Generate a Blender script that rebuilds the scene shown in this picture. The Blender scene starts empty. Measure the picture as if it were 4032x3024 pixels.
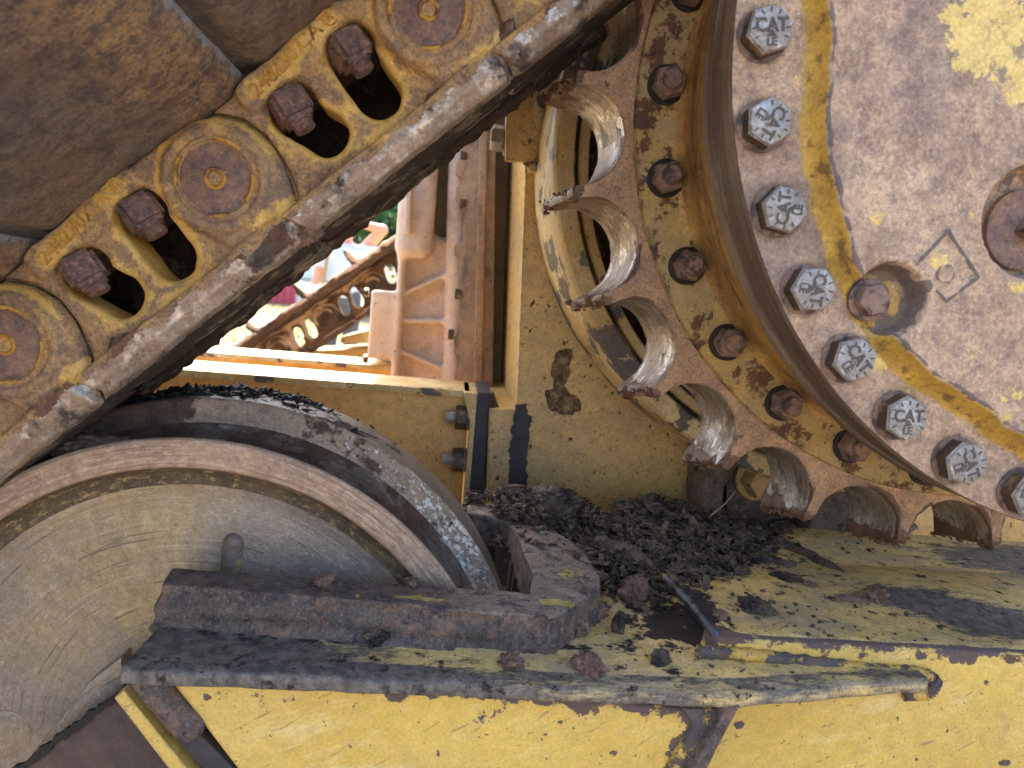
import bpy, bmesh, math, random
import numpy as np
from mathutils import Vector, Matrix, noise as mnoise
random.seed(7); np.random.seed(7)
S = bpy.context.scene
COL = S.collection
# ------------------------------------------------------------------ camera
F = 2850.0; K = 1.8228; GROUND = -1.05
def cam_axes(vx, vy, roll):
    y = np.array([(vx-2016)/F, -(vy-1512)/F, -1.]); y /= np.linalg.norm(y)
    a, b = math.sin(math.radians(roll)), math.cos(math.radians(roll))
    z = np.array([a, b, -(a*y[0]+b*y[1])/y[2]]); z /= np.linalg.norm(z)
    return np.array([np.cross(y, z), y, z])
M = cam_axes(1796.6, 1163.2, 5.0)
cd = bpy.data.cameras.new('camera'); cam = bpy.data.objects.new('camera', cd); COL.objects.link(cam)
mw = Matrix.Identity(4)
for i in range(3):
    for j in range(3): mw[i][j] = M[i][j]
cam.matrix_world = mw
cd.sensor_width = 36; cd.lens = 36*F/4032; cd.clip_start = .02; cd.clip_end = 500
cd.dof.use_dof = True; cd.dof.focus_distance = .62; cd.dof.aperture_fstop = 9.0
S.camera = cam
# ------------------------------------------------------------------ sky, sun, exposure
SUN_EL, SUN_AZ = 56, -14        # behind the machine, a little left (degrees; azimuth from +Y towards +X)
w = bpy.data.worlds.new('World'); S.world = w; w.use_nodes = True
nt = w.node_tree; nt.nodes.clear()
sk = nt.nodes.new('ShaderNodeTexSky'); sk.sky_type = 'NISHITA'; sk.sun_disc = False
sk.sun_elevation = math.radians(SUN_EL); sk.sun_rotation = math.radians(SUN_AZ)
sk.air_density = .85; sk.dust_density = 4.5; sk.ozone_density = 1.0
bg = nt.nodes.new('ShaderNodeBackground'); bg.inputs['Strength'].default_value = .15
wo = nt.nodes.new('ShaderNodeOutputWorld')
nt.links.new(sk.outputs[0], bg.inputs[0]); nt.links.new(bg.outputs[0], wo.inputs[0])
sl = bpy.data.lights.new('sun', 'SUN'); sl.energy = 3.4; sl.angle = math.radians(.5); sl.color = (1, .95, .87)
so = bpy.data.objects.new('sun', sl); COL.objects.link(so)
ea, aa = math.radians(SUN_EL), math.radians(SUN_AZ)
so.rotation_euler = Vector((-math.sin(aa)*math.cos(ea), -math.cos(aa)*math.cos(ea), -math.sin(ea))).to_track_quat('-Z', 'Y').to_euler()
vs = S.view_settings; vs.view_transform = 'Standard'; vs.look = 'None'; vs.gamma = 1; vs.exposure = 2.3
vs.use_curve_mapping = False
S.cycles.max_bounces = 8; S.cycles.diffuse_bounces = 4

# ------------------------------------------------------------------ pixel <-> place helpers (2212-px-wide reading of the photograph)
def ray(x, y):
    d = np.array([(x*K-2016)/F, -(y*K-1512)/F, -1.]); return M @ d
def U(x, y, Y):  w_ = ray(x, y); return w_*(Y/w_[1])
def Uz(x, y, z): w_ = ray(x, y); return w_*(z/w_[2])
def XZ(pts, Y): return [(U(x, y, Y)[0], U(x, y, Y)[2]) for x, y in pts]
# ------------------------------------------------------------------ numpy noise
def vnoise(x, y, z, s, seed=0):
    x, y, z = x*s+seed*17.3, y*s+seed*5.1, z*s-seed*9.7
    xi, yi, zi = np.floor(x).astype(np.int64), np.floor(y).astype(np.int64), np.floor(z).astype(np.int64)
    fx, fy, fz = x-xi, y-yi, z-zi
    fx, fy, fz = [f*f*(3-2*f) for f in (fx, fy, fz)]
    def h(a, b, c):
        n = (a*73856093) ^ (b*19349663) ^ (c*83492791)
        n = (n ^ (n >> 13))*1274126177 & 0x7fffffff
        return ((n ^ (n >> 16)) & 0xffff)/32767.5-1
    o = 0
    for dx in (0, 1):
        for dy in (0, 1):
            for dz in (0, 1):
                o = o+h(xi+dx, yi+dy, zi+dz)*(fx if dx else 1-fx)*(fy if dy else 1-fy)*(fz if dz else 1-fz)
    return o
def fbm(x, y, z, s, o=3, seed=0): return sum(vnoise(x, y, z, s*2**i, seed+i)/2**i for i in range(o))
def sstep(a, b, x): t = np.clip((x-a)/(b-a), 0, 1); return t*t*(3-2*t)
# ------------------------------------------------------------------ material builder
def srgb(r, g, b):
    f = lambda c: (c/255/12.92) if c/255 <= .04045 else ((c/255+.055)/1.055)**2.4
    return (f(r), f(g), f(b), 1)
class NB:
    def __init__(s, m): s.nt = m.node_tree; s.n = s.nt.nodes; s.l = s.nt.links
    def new(s, t, **kw):
        n = s.n.new(t)
        for k, v in kw.items():
            if k.startswith('i_'): n.inputs[k[2:]].default_value = v
            else: setattr(n, k, v)
        return n
    def link(s, a, b): s.l.new(a, b)
    def math(s, op, a, b=None, clamp=False):
        n = s.new('ShaderNodeMath', operation=op, use_clamp=clamp)
        for i, v in enumerate((a, b)):
            if v is None: continue
            if isinstance(v, (int, float)): n.inputs[i].default_value = v
            else: s.link(v, n.inputs[i])
        return n.outputs[0]
    def mix(s, f, a, b):
        n = s.new('ShaderNodeMix', data_type='RGBA')
        for i, v in ((0, f), (6, a), (7, b)):
            if isinstance(v, (int, float, tuple)): n.inputs[i].default_value = v
            else: s.link(v, n.inputs[i])
        return n.outputs[2]
    def fmix(s, f, a, b):
        n = s.new('ShaderNodeMix', data_type='FLOAT')
        for i, v in ((0, f), (2, a), (3, b)):
            if isinstance(v, (int, float)): n.inputs[i].default_value = v
            else: s.link(v, n.inputs[i])
        return n.outputs[0]
    def smooth(s, v, lo, hi):
        n = s.new('ShaderNodeMapRange', interpolation_type='SMOOTHSTEP')
        s.link(v, n.inputs[0]); n.inputs[1].default_value = lo; n.inputs[2].default_value = hi
        return n.outputs[0]
def L(c1, c2=None, cs=30, s=40, th=.55, soft=.03, st=None, rot=0, det=5, dist=0, edge=0, er=.004, attr=None, aw=1, up=0,
      rough=None, metal=None, h=0, nr=.6, amt=1.0):
    return dict(locals())
def worn(name, c1, c2=None, cs=12, layers=(), rough=.6, metal=0, bump=.25, bs=(250,), polar=None, spec=.5, soffs=0, grain=.6, arc=False):
    m = bpy.data.materials.new(name); m.use_nodes = True; b = NB(m); b.n.clear()
    out = b.new('ShaderNodeOutputMaterial'); bs_ = b.new('ShaderNodeBsdfPrincipled'); b.link(bs_.outputs[0], out.inputs[0])
    geo = b.new('ShaderNodeNewGeometry'); vec = geo.outputs['Position']
    if polar:
        sp = b.new('ShaderNodeSeparateXYZ'); b.link(vec, sp.inputs[0])
        dx = b.math('SUBTRACT', sp.outputs[0], polar[0]); dz = b.math('SUBTRACT', sp.outputs[2], polar[1])
        r = b.math('SQRT', b.math('ADD', b.math('MULTIPLY', dx, dx), b.math('MULTIPLY', dz, dz)))
        th = b.math('MULTIPLY', b.math('ARCTAN2', dz, b.math('MULTIPLY', dx, -1)), .28)
        cb = b.new('ShaderNodeCombineXYZ'); b.link(th, cb.inputs[0]); b.link(sp.outputs[1], cb.inputs[1]); b.link(r, cb.inputs[2])
        vec = cb.outputs[0]
    if arc:
        aa_ = [b.new('ShaderNodeAttribute', attribute_name=k).outputs['Fac'] for k in ('sa', 'sy')]
        cb = b.new('ShaderNodeCombineXYZ'); b.link(aa_[0], cb.inputs[0]); b.link(aa_[1], cb.inputs[1]); vec = cb.outputs[0]
    def noise(s, st=None, rot=0, det=5, dist=0, nr=.6, off=0):
        v = vec
        if st or rot or off:
            mp = b.new('ShaderNodeMapping', vector_type='POINT'); b.link(v, mp.inputs[0])
            mp.inputs['Location'].default_value = (off, off*.7, -off)
            mp.inputs['Rotation'].default_value = (0, math.radians(rot), 0)
            v = mp.outputs[0]
            if st:
                m2 = b.new('ShaderNodeVectorMath', operation='MULTIPLY'); b.link(v, m2.inputs[0]); m2.inputs[1].default_value = st; v = m2.outputs[0]
        n = b.new('ShaderNodeTexNoise'); b.link(v, n.inputs['Vector'])
        n.inputs['Scale'].default_value = s; n.inputs['Detail'].default_value = det
        n.inputs['Distortion'].default_value = dist; n.inputs['Roughness'].default_value = nr
        return n.outputs[0]
    off = soffs
    col = b.mix(b.smooth(noise(cs, off=off), .3, .7), c1, c2 or c1)
    R, Mt = rough, metal
    H = None
    for i, q in enumerate(bs):
        t = b.math('MULTIPLY', noise(q, det=4), 1.0/(i+1)); H = t if H is None else b.math('ADD', H, t)
    for i, l in enumerate(layers):
        off += 3.7
        v = noise(l['s'], l['st'], l['rot'], l['det'], l['dist'], l['nr'], off)
        if l['edge']:
            bv = b.new('ShaderNodeBevel', samples=3); bv.inputs[0].default_value = l['er']
            dt = b.new('ShaderNodeVectorMath', operation='DOT_PRODUCT'); b.link(bv.outputs[0], dt.inputs[0]); b.link(geo.outputs['True Normal'], dt.inputs[1])
            e = b.math('MULTIPLY', b.math('SUBTRACT', 1, dt.outputs['Value']), l['edge']); e = b.math('MINIMUM', e, l['edge']*.3)
            v = b.math('ADD', v, e)
        if l['attr']:
            at = b.new('ShaderNodeAttribute', attribute_name=l['attr'])
            v = b.math('ADD', v, b.math('MULTIPLY', at.outputs['Fac'], l['aw']))
        if l['up']:
            sn = b.new('ShaderNodeSeparateXYZ'); b.link(geo.outputs['Normal'], sn.inputs[0])
            v = b.math('ADD', v, b.math('MULTIPLY', sn.outputs[2], l['up']))
        mk = b.smooth(v, l['th']-l['soft'], l['th']+l['soft'])
        if l['amt'] < 1: mk = b.math('MULTIPLY', mk, l['amt'])
        lc = l['c1'] if l['c2'] is None else b.mix(b.smooth(noise(l['cs'], off=off+1), .35, .65), l['c1'], l['c2'])
        col = b.mix(mk, col, lc)
        if l['rough'] is not None: R = b.fmix(mk, R, l['rough'])
        if l['metal'] is not None: Mt = b.fmix(mk, Mt, l['metal'])
        if l['h']: H = b.math('ADD', H, b.math('MULTIPLY', mk, l['h']))
    if grain:
        off += 2.3
        g1 = noise(420, det=6, nr=.75, off=off); g2 = noise(70, det=5, nr=.7, off=off+1)
        gv = b.math('ADD', b.math('MULTIPLY', b.math('SUBTRACT', g1, .5), 2.6*grain), b.math('MULTIPLY', b.math('SUBTRACT', g2, .5), 1.6*grain))
        hs = b.new('ShaderNodeVectorMath', operation='SCALE'); b.link(col, hs.inputs[0]); b.link(b.math('ADD', gv, 1), hs.inputs['Scale']); col = hs.outputs[0]
        if bump: H = b.math('ADD', H, b.math('MULTIPLY', g1, .8))
    b.link(col, bs_.inputs['Base Color'])
    for v, k in ((R, 'Roughness'), (Mt, 'Metallic')):
        if isinstance(v, (int, float)): bs_.inputs[k].default_value = v
        else: b.link(v, bs_.inputs[k])
    bs_.inputs['Specular IOR Level'].default_value = spec
    if bump:
        bp = b.new('ShaderNodeBump'); bp.inputs['Strength'].default_value = bump; bp.inputs['Distance'].default_value = .0015
        b.link(H, bp.inputs['Height']); b.link(bp.outputs[0], bs_.inputs['Normal'])
    return m

HX, HZ = .4643, .1834            # hub centre
IX, IZ = -.1975, -.3956          # idler centre
YEL, YEL2, YELP = srgb(205, 160, 52), srgb(188, 146, 52), srgb(228, 190, 92)
RUST, RUST2, RUSTD = srgb(98, 68, 52), srgb(72, 56, 52), srgb(58, 44, 40)
OXI, OXI2 = srgb(74, 68, 74), srgb(52, 50, 58)
TAN, TAN2 = srgb(172, 134, 104), srgb(142, 110, 90)
MUD, MUD2 = srgb(84, 56, 44), srgb(58, 40, 34)
STEEL, STEELW = srgb(136, 132, 126), srgb(206, 208, 208)
MT = {}
MT['frame'] = worn('frame_paint', srgb(228, 190, 92), srgb(218, 178, 84), 9, [
    L(srgb(222, 188, 106), s=6, th=.53, soft=.14, st=(1, 1, 1.8), det=10, nr=.75, amt=.7),
    L(srgb(238, 214, 146), s=30, th=.56, soft=.04, st=(.3, 1, 1), rot=12, det=14, nr=.86, dist=.3, amt=.6),
    L(srgb(232, 206, 134), s=330, th=.645, soft=.03, st=(.10, 1, 1), rot=20, det=4, dist=.3, amt=.3),
    L(srgb(232, 206, 134), s=300, th=.65, soft=.03, st=(.10, 1, 1), rot=-38, det=4, dist=.3, amt=.25),
    L(srgb(150, 122, 84), s=300, th=.68, soft=.02, st=(.12, 1, 1), rot=30, det=2, dist=.2, amt=.6),
    L(srgb(176, 146, 106), s=13, th=.62, soft=.04, det=12, nr=.84, amt=.55),
    L(srgb(98, 86, 84), srgb(110, 84, 68), 60, s=44, th=.675, soft=.010, det=10, nr=.74, edge=.7, er=.004, attr='wear', aw=.50, rough=.85, h=-1),
    L(srgb(92, 76, 62), s=210, th=.685, soft=.02, det=4, rough=.9, amt=.9)], rough=.45, bump=.3, bs=(60, 300), grain=.35)
MT['frame_top'] = worn('worn_top_paint', srgb(228, 192, 116), srgb(230, 198, 126), 14, [
    L(srgb(156, 152, 138), srgb(138, 136, 130), 60, s=16, th=.53, soft=.1, st=(.5, 1, 1), det=10, nr=.75, amt=.6),
    L(srgb(124, 114, 102), srgb(84, 80, 76), 120, s=75, th=.62, soft=.05, det=12, nr=.82, st=(.3, 1, 1), edge=1.2, er=.007, attr='wear', aw=.36, rough=.65, h=-.5),
    L(srgb(150, 130, 110), s=260, th=.66, soft=.05, det=5, amt=.5),
    L(MUD2, srgb(46, 38, 34), 60, s=60, th=.66, soft=.04, det=8, nr=.7, attr='mud', aw=.5, rough=.95, h=1.5),
    L(srgb(60, 52, 46), s=160, th=.68, soft=.03, det=3, rough=.9, h=.6)], rough=.5, bump=.6, bs=(90, 400), grain=.7)
MT['oxide'] = worn('dark_oxide_steel', srgb(104, 92, 82), srgb(84, 76, 72), 40, [
    L(srgb(134, 108, 90), srgb(112, 88, 74), 80, s=40, th=.52, soft=.08, det=12, nr=.8, rough=.9),
    L(srgb(150, 136, 120), srgb(126, 112, 100), 80, s=60, th=.72, soft=.1, st=(.5, 1, 1), det=12, nr=.8, attr='pale', aw=.28, amt=.85),
    L(srgb(66, 64, 72), srgb(60, 54, 54), 60, s=70, th=.555, soft=.05, det=10, nr=.78),
    L(srgb(150, 128, 108), s=330, th=.60, soft=.05, det=5, nr=.7, amt=.6),
    L(srgb(176, 158, 88), s=46, th=.74, soft=.012, det=10, nr=.75, attr='paint', aw=.36, h=.8)], rough=.8, bump=.9, bs=(120, 420), grain=.9)
MT['black_edge'] = worn('flame_cut_edge', srgb(46, 44, 52), srgb(62, 58, 62), 40, [
    L(YEL2, s=18, th=.72, soft=.01, det=6, h=.5)], rough=.6, bump=.2)
MT['wall'] = worn('olive_paint', srgb(214, 174, 100), srgb(200, 162, 94), 4, [
    L(srgb(172, 150, 116), srgb(160, 142, 112), 10, s=6, th=.56, soft=.12, det=8, amt=.6),
    L(srgb(66, 54, 36), s=85, th=.655, soft=.02, st=(1, 1, .8), det=5, nr=.55, rough=.9, h=.8),
    L(srgb(70, 58, 40), s=190, th=.67, soft=.03, det=2, amt=.8),
    L(OXI2, s=60, th=.7, soft=.02, edge=1.0, er=.006, attr='wear', aw=.5, det=7, rough=.6, h=-.6)], rough=.4, bump=.15, bs=(25, 300))
MT['amber'] = worn('bounce_lit_paint', srgb(226, 182, 110), srgb(212, 168, 96), 6, [  # lighter than the wall paint; bounce light on beam webs put into the colour
    L(srgb(196, 150, 100), s=9, th=.56, soft=.1, det=8, amt=.6),
    L(srgb(90, 70, 50), s=120, th=.68, soft=.02, det=4, amt=.8)], rough=.45, bump=.15)
MT['channel'] = worn('tan_channel_paint', srgb(186, 156, 104), srgb(160, 134, 92), 8, [  # tan paint with darker upright streaks
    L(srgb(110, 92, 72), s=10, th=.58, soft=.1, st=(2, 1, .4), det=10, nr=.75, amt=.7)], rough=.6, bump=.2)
MT['cast_tan'] = worn('dusty_casting', srgb(224, 200, 180), srgb(206, 182, 162), 9, [
    L(srgb(220, 184, 150), srgb(208, 172, 138), 20, s=6, th=.58, soft=.1, det=4, amt=.4),
    L(srgb(150, 130, 118), s=16, th=.6, soft=.08, det=10, nr=.75, amt=.5),
    L(srgb(110, 94, 86), s=130, th=.69, soft=.02, det=3)], rough=.85, bump=.4, bs=(120, 420), grain=.35)
MT['cast_dark'] = worn('grimy_casting_edge', srgb(176, 146, 116), srgb(150, 124, 100), 9, [
    L(srgb(96, 84, 76), s=26, th=.56, soft=.08, det=10, nr=.8, st=(1.6, 1, .5), amt=.75)], rough=.8, bump=.3, bs=(120,))
MT['cream'] = worn('faded_yellow_paint', srgb(222, 200, 152), srgb(208, 180, 124), 10, [
    L(srgb(180, 146, 76), s=14, th=.5, soft=.08, st=(1, 1, .2), det=4, amt=.6),
    L(srgb(92, 86, 88), srgb(110, 96, 86), 60, s=20, th=.60, soft=.015, det=6, attr='wear', aw=.3, h=-.7),
    L(srgb(70, 58, 40), s=150, th=.68, soft=.02)], rough=.5, bump=.2)
MT['cover'] = worn('weathered_hub_paint', srgb(220, 188, 150), srgb(200, 166, 132), 16, [
    L(srgb(150, 130, 118), srgb(140, 120, 104), 30, s=6.5, th=.52, soft=.10, det=12, nr=.76, amt=.8),
    L(srgb(208, 176, 142), s=9, th=.58, soft=.08, det=12, nr=.76, amt=.7),
    L(srgb(118, 96, 82), srgb(104, 84, 70), 60, s=55, th=.52, soft=.07, det=15, nr=.92, amt=.62),
    L(srgb(108, 90, 92), s=420, th=.54, soft=.06, det=4, nr=.7, amt=.3),
    L(srgb(120, 100, 96), s=110, th=.56, soft=.06, det=8, nr=.78, amt=.6),
    L(srgb(208, 174, 138), s=200, th=.60, soft=.05, det=6, nr=.7, amt=.4),
    L(srgb(96, 84, 92), s=26, th=.67, soft=.02, st=(1, 1, .12), rot=12, det=2, amt=.6),
    L(srgb(232, 202, 120), srgb(222, 188, 96), 12, s=48, th=.765, soft=.018, det=12, nr=.82, attr='paint', aw=.34, rough=.5, h=.9),
    L(srgb(200, 160, 66), srgb(180, 140, 60), 40, s=50, th=.70, soft=.04, det=14, nr=.85, attr='band', aw=.36, rough=.5, h=.5),
    L(srgb(110, 82, 52), s=90, th=.70, soft=.05, det=8, nr=.7, attr='band', aw=.13, rough=.8, amt=.8),
    L(srgb(84, 76, 78), s=90, th=.72, soft=.05, det=8, attr='dark', aw=.46, amt=.8)], rough=.62, bump=.3, bs=(140, 500))  # last layer darkens the emblem and paints shading into recesses and crest
MT['hub_band'] = worn('worn_hub_rim', srgb(130, 110, 90), srgb(110, 92, 78), 20, [
    L(srgb(160, 146, 130), s=22, th=.62, soft=.1, st=(.35, 3, 3), det=8, rough=.5, metal=.3),
    L(srgb(74, 54, 42), s=18, th=.55, soft=.06, st=(.2, 2, 2), det=7, amt=.85)], rough=.7, bump=.6, bs=(150, 400), polar=(HX, HZ))
MT['hub_yellow'] = worn('grimy_hub_paint', srgb(192, 154, 78), srgb(172, 142, 80), 12, [
    L(srgb(150, 134, 100), srgb(162, 144, 98), 20, s=11, th=.50, soft=.1, det=10, nr=.75, amt=.7),
    L(srgb(108, 76, 50), srgb(86, 62, 48), 40, s=38, th=.555, soft=.03, det=10, nr=.72, rough=.85, h=.6),
    L(srgb(58, 46, 40), s=70, th=.66, soft=.02, det=6, edge=.6, er=.008, amt=.9, h=.4)], rough=.5, bump=.35, bs=(60, 300))
MT['hub_cone'] = worn('rusty_hub_cone', srgb(182, 140, 70), srgb(156, 120, 70), 12, [
    L(srgb(128, 94, 62), srgb(104, 76, 54), 40, s=18, th=.52, soft=.07, st=(.5, 1, 1), det=12, nr=.78, rough=.85),
    L(srgb(72, 54, 44), s=24, th=.60, soft=.04, det=10, nr=.75, st=(.35, 1, 1))], rough=.6, bump=.6, bs=(120, 400), polar=(HX, HZ))
MT['chipped'] = worn('chipped_yellow_paint', srgb(212, 174, 84), srgb(200, 162, 80), 14, [
    L(srgb(104, 92, 86), srgb(84, 78, 82), 80, s=50, th=.49, soft=.02, det=12, nr=.74, rough=.8, h=-1),
    L(srgb(128, 98, 78), s=90, th=.62, soft=.05, det=8)], rough=.5, bump=.7, bs=(120, 400))
MT['link'] = worn('grimy_link_paint', srgb(210, 168, 98), srgb(194, 152, 92), 14, [
    L(srgb(166, 138, 108), srgb(148, 122, 98), 40, s=12, th=.49, soft=.12, det=12, nr=.78, rough=.8, amt=.85),
    L(srgb(126, 106, 94), srgb(112, 98, 94), 60, s=24, th=.54, soft=.07, det=12, nr=.8, rough=.8, amt=.75),
    L(srgb(96, 84, 82), srgb(110, 88, 74), 80, s=340, th=.53, soft=.06, det=6, nr=.72, amt=.55),
    L(srgb(80, 70, 72), s=90, th=.60, soft=.05, det=10, nr=.8, amt=.65),
    L(srgb(226, 188, 106), srgb(212, 170, 88), 40, s=60, th=.64, soft=.07, det=12, attr='clean', aw=.32, nr=.78, rough=.5),
    L(srgb(200, 164, 134), s=11, th=.62, soft=.07, det=10, nr=.7, amt=.7),
    L(srgb(128, 94, 76), srgb(104, 76, 62), 60, s=34, th=.735, soft=.03, det=10, nr=.72, attr='low', aw=.24, rough=.75, h=1.5)], rough=.55, bump=.5, bs=(140, 450), grain=.45)
MT['rail'] = worn('polished_rail', srgb(170, 148, 126), srgb(148, 128, 110), 30, [
    L(srgb(214, 206, 194), srgb(182, 172, 160), 60, s=70, th=.535, soft=.06, det=9, nr=.72, rough=.34, metal=.75),
    L(srgb(88, 78, 70), s=22, th=.62, soft=.04, det=7, rough=.7),
    L(srgb(112, 84, 70), srgb(88, 66, 56), 60, s=20, th=.60, soft=.02, det=8, nr=.66, rough=.75, h=2)], rough=.5, metal=.3, bump=.3, bs=(160, 500))
MT['rail_under'] = worn('muddy_rail_underside', srgb(72, 56, 46), srgb(52, 42, 38), 40, [
    L(srgb(128, 122, 112), srgb(106, 96, 84), 40, s=26, th=.55, soft=.03, det=9, nr=.7, rough=.5, metal=.35, h=-1.5)], rough=.9, bump=.8, bs=(60, 240))
MT['pin'] = worn('rusty_pin', srgb(150, 120, 102), srgb(130, 106, 94), 60, [
    L(srgb(108, 94, 94), s=120, th=.55, soft=.05, det=10, nr=.78),
    L(srgb(176, 138, 104), s=60, th=.6, soft=.06, det=8, amt=.7)], rough=.8, bump=.5, bs=(200, 600), grain=.7)
MT['ochre'] = worn('ochre_paint', srgb(204, 160, 70), srgb(178, 128, 50), 60, [
    L(srgb(120, 88, 60), s=80, th=.58, soft=.05, det=6)], rough=.6, bump=.3)
MT['nut'] = worn('rusty_nut', srgb(128, 102, 90), srgb(104, 86, 82), 80, [
    L(srgb(158, 120, 98), s=180, th=.56, soft=.06, det=8, nr=.75),
    L(srgb(78, 70, 72), s=80, th=.58, soft=.05, det=9, nr=.75)], rough=.78, bump=.8, bs=(200, 600), grain=.8)
MT['shoe'] = worn('worn_shoe_steel', srgb(146, 128, 110), srgb(124, 112, 100), 9, [
    L(srgb(196, 158, 108), srgb(176, 142, 100), 20, s=12, th=.615, soft=.12, st=(1, .7, 1), det=12, nr=.8, attr='ochre', aw=.22, rough=.7, amt=.85),
    L(srgb(86, 80, 86), srgb(84, 76, 76), 30, s=60, th=.515, soft=.08, det=12, nr=.84, rough=.5, amt=.85),
    L(srgb(66, 62, 76), s=300, th=.56, soft=.05, det=6, nr=.75, amt=.6),
    L(srgb(104, 82, 70), s=9, th=.60, soft=.08, det=6, amt=.5),
    L(srgb(164, 168, 176), s=60, th=.74, soft=.10, attr='lip', aw=.35, det=6, rough=.4, metal=.3)], rough=.5, bump=.5, bs=(120, 400), grain=.6)
MT['spr_face'] = worn('dusty_sprocket_face', srgb(192, 156, 118), srgb(172, 138, 106), 20, [
    L(srgb(144, 120, 104), srgb(134, 118, 108), 50, s=22, th=.54, soft=.09, det=12, nr=.78, amt=.8),
    L(srgb(106, 78, 62), srgb(88, 62, 50), 40, s=30, th=.62, soft=.04, det=10, nr=.7, attr='mud', aw=.4, rough=.45, h=.9),
    L(srgb(116, 100, 90), s=400, th=.56, soft=.06, det=3, amt=.5)], rough=.85, bump=.6, bs=(140, 500), grain=.7)
MT['spr_wear'] = worn('bright_sprocket_tooth', srgb(168, 146, 122), srgb(140, 118, 98), 40, [
    L(srgb(206, 198, 186), srgb(176, 160, 142), 60, s=330, th=.50, soft=.10, st=(.06, 1.2, 1), det=4, nr=.6, rough=.3, metal=.6, amt=.8),
    L(srgb(240, 240, 238), srgb(214, 210, 202), 60, s=42, th=.53, soft=.06, st=(.8, .7, 1), det=9, nr=.72, rough=.2, metal=.85, amt=.85),
    L(srgb(96, 76, 62), s=300, th=.60, soft=.04, st=(.07, 1, 1), det=4, rough=.4, metal=.1, amt=.8),
    L(srgb(112, 84, 66), srgb(92, 68, 54), 60, s=30, th=.56, soft=.04, det=9, nr=.7, st=(.8, 1, 1), rough=.4, metal=.0, amt=.9),
    L(srgb(104, 76, 60), srgb(126, 92, 70), 60, s=60, th=.66, soft=.03, det=8, attr='mud', aw=.42, rough=.3, metal=0, h=2.5)],
    rough=.36, metal=.3, bump=.55, bs=(150,), grain=.7, arc=True)
MT['zinc'] = worn('zinc_bolt_head', srgb(176, 172, 164), srgb(154, 150, 144), 80, [
    L(srgb(128, 114, 102), srgb(138, 116, 96), 60, s=110, th=.58, soft=.08, det=9, nr=.75, rough=.7, metal=.3, amt=.8),
    L(srgb(206, 210, 214), s=160, th=.58, soft=.08, det=5, rough=.3, amt=.6),
    L(srgb(140, 118, 98), srgb(120, 104, 92), 60, s=11, th=.53, soft=.1, det=10, nr=.8, rough=.6, metal=.2, amt=.6)], rough=.42, metal=.55, bump=.5, bs=(220, 600), grain=.6)
MT['zincside'] = worn('tarnished_bolt_side', srgb(96, 78, 60), srgb(72, 60, 52), 60, [
    L(srgb(140, 118, 90), s=60, th=.6, soft=.06)], rough=.5, metal=.4, bump=.3)
MT['letter'] = worn('letter_metal', srgb(96, 86, 78), srgb(82, 76, 70), 120, [L(srgb(130, 124, 118), s=260, th=.62, soft=.05)], rough=.7, metal=.1, bump=.2)
MT['washer'] = worn('hub_washer', srgb(150, 124, 106), srgb(118, 98, 88), 50, [
    L(srgb(86, 74, 72), s=90, th=.55, soft=.05, det=7)], rough=.65, metal=.2, bump=.3)
MT['rustbolt'] = worn('rusty_bolt', srgb(148, 120, 100), srgb(118, 96, 84), 70, [
    L(srgb(76, 62, 58), s=70, th=.54, soft=.06, det=8, nr=.7), L(srgb(156, 116, 86), s=90, th=.62, soft=.05)], rough=.75, bump=.45, bs=(200, 600))
MT['idler_ring'] = worn('worn_idler_ring', srgb(176, 148, 124), srgb(158, 132, 110), 16, [
    L(srgb(204, 180, 152), srgb(192, 166, 138), 60, s=200, th=.52, soft=.06, st=(.4, 1, 1.6), det=8, nr=.75, rough=.5, metal=.2, amt=.8),
    L(srgb(120, 98, 84), s=260, th=.58, soft=.06, st=(.02, 1, 1.6), det=5, amt=.75),
    L(srgb(216, 194, 168), s=300, th=.62, soft=.05, st=(.02, 1, 1.6), det=5, amt=.5, metal=.3, rough=.4),
    L(srgb(128, 106, 90), s=60, th=.56, soft=.08, det=10, nr=.8, amt=.6)], rough=.55, metal=.1, bump=.45, bs=(200, 500), polar=(IX, IZ), grain=.45)
MT['idler_rib'] = worn('cast_rib_paint', srgb(134, 118, 104), srgb(112, 100, 92), 60, [L(srgb(178, 150, 84), s=40, th=.60, soft=.05, det=8)], rough=.5, metal=.2, bump=.5)
MT['idler_web'] = worn('worn_idler_web', srgb(164, 150, 136), srgb(142, 132, 122), 8, [
    L(srgb(184, 166, 112), srgb(166, 148, 102), 50, s=7, th=.50, soft=.15, det=12, nr=.8, attr='paint', aw=.3, amt=.75),
    L(srgb(116, 104, 96), s=260, th=.54, soft=.06, st=(.6, 1, 1.4), det=8, nr=.78, amt=.4),
    L(srgb(132, 120, 110), s=240, th=.57, soft=.08, st=(.015, 1, 1.6), det=5, amt=.35),
    L(srgb(196, 184, 168), s=240, th=.60, soft=.05, st=(.4, 1, 1.6), det=8, nr=.75, rough=.45, metal=.2, amt=.6),
    L(srgb(98, 88, 84), s=130, th=.62, soft=.03, st=(.05, 1, 2), det=6, amt=.7),
    L(srgb(200, 186, 168), s=170, th=.63, soft=.04, st=(.05, 1, 2.2), det=6, amt=.35)], rough=.38, metal=.35, bump=.35, bs=(260, 500), polar=(IX, IZ), grain=.45)
MT['idler_groove'] = worn('idler_groove', srgb(100, 84, 60), srgb(76, 66, 54), 20, [
    L(srgb(158, 134, 84), s=130, th=.56, soft=.04, st=(.5, 1, 1.5), det=10, nr=.78)], rough=.7, bump=.6, polar=(IX, IZ), grain=.8)
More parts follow.
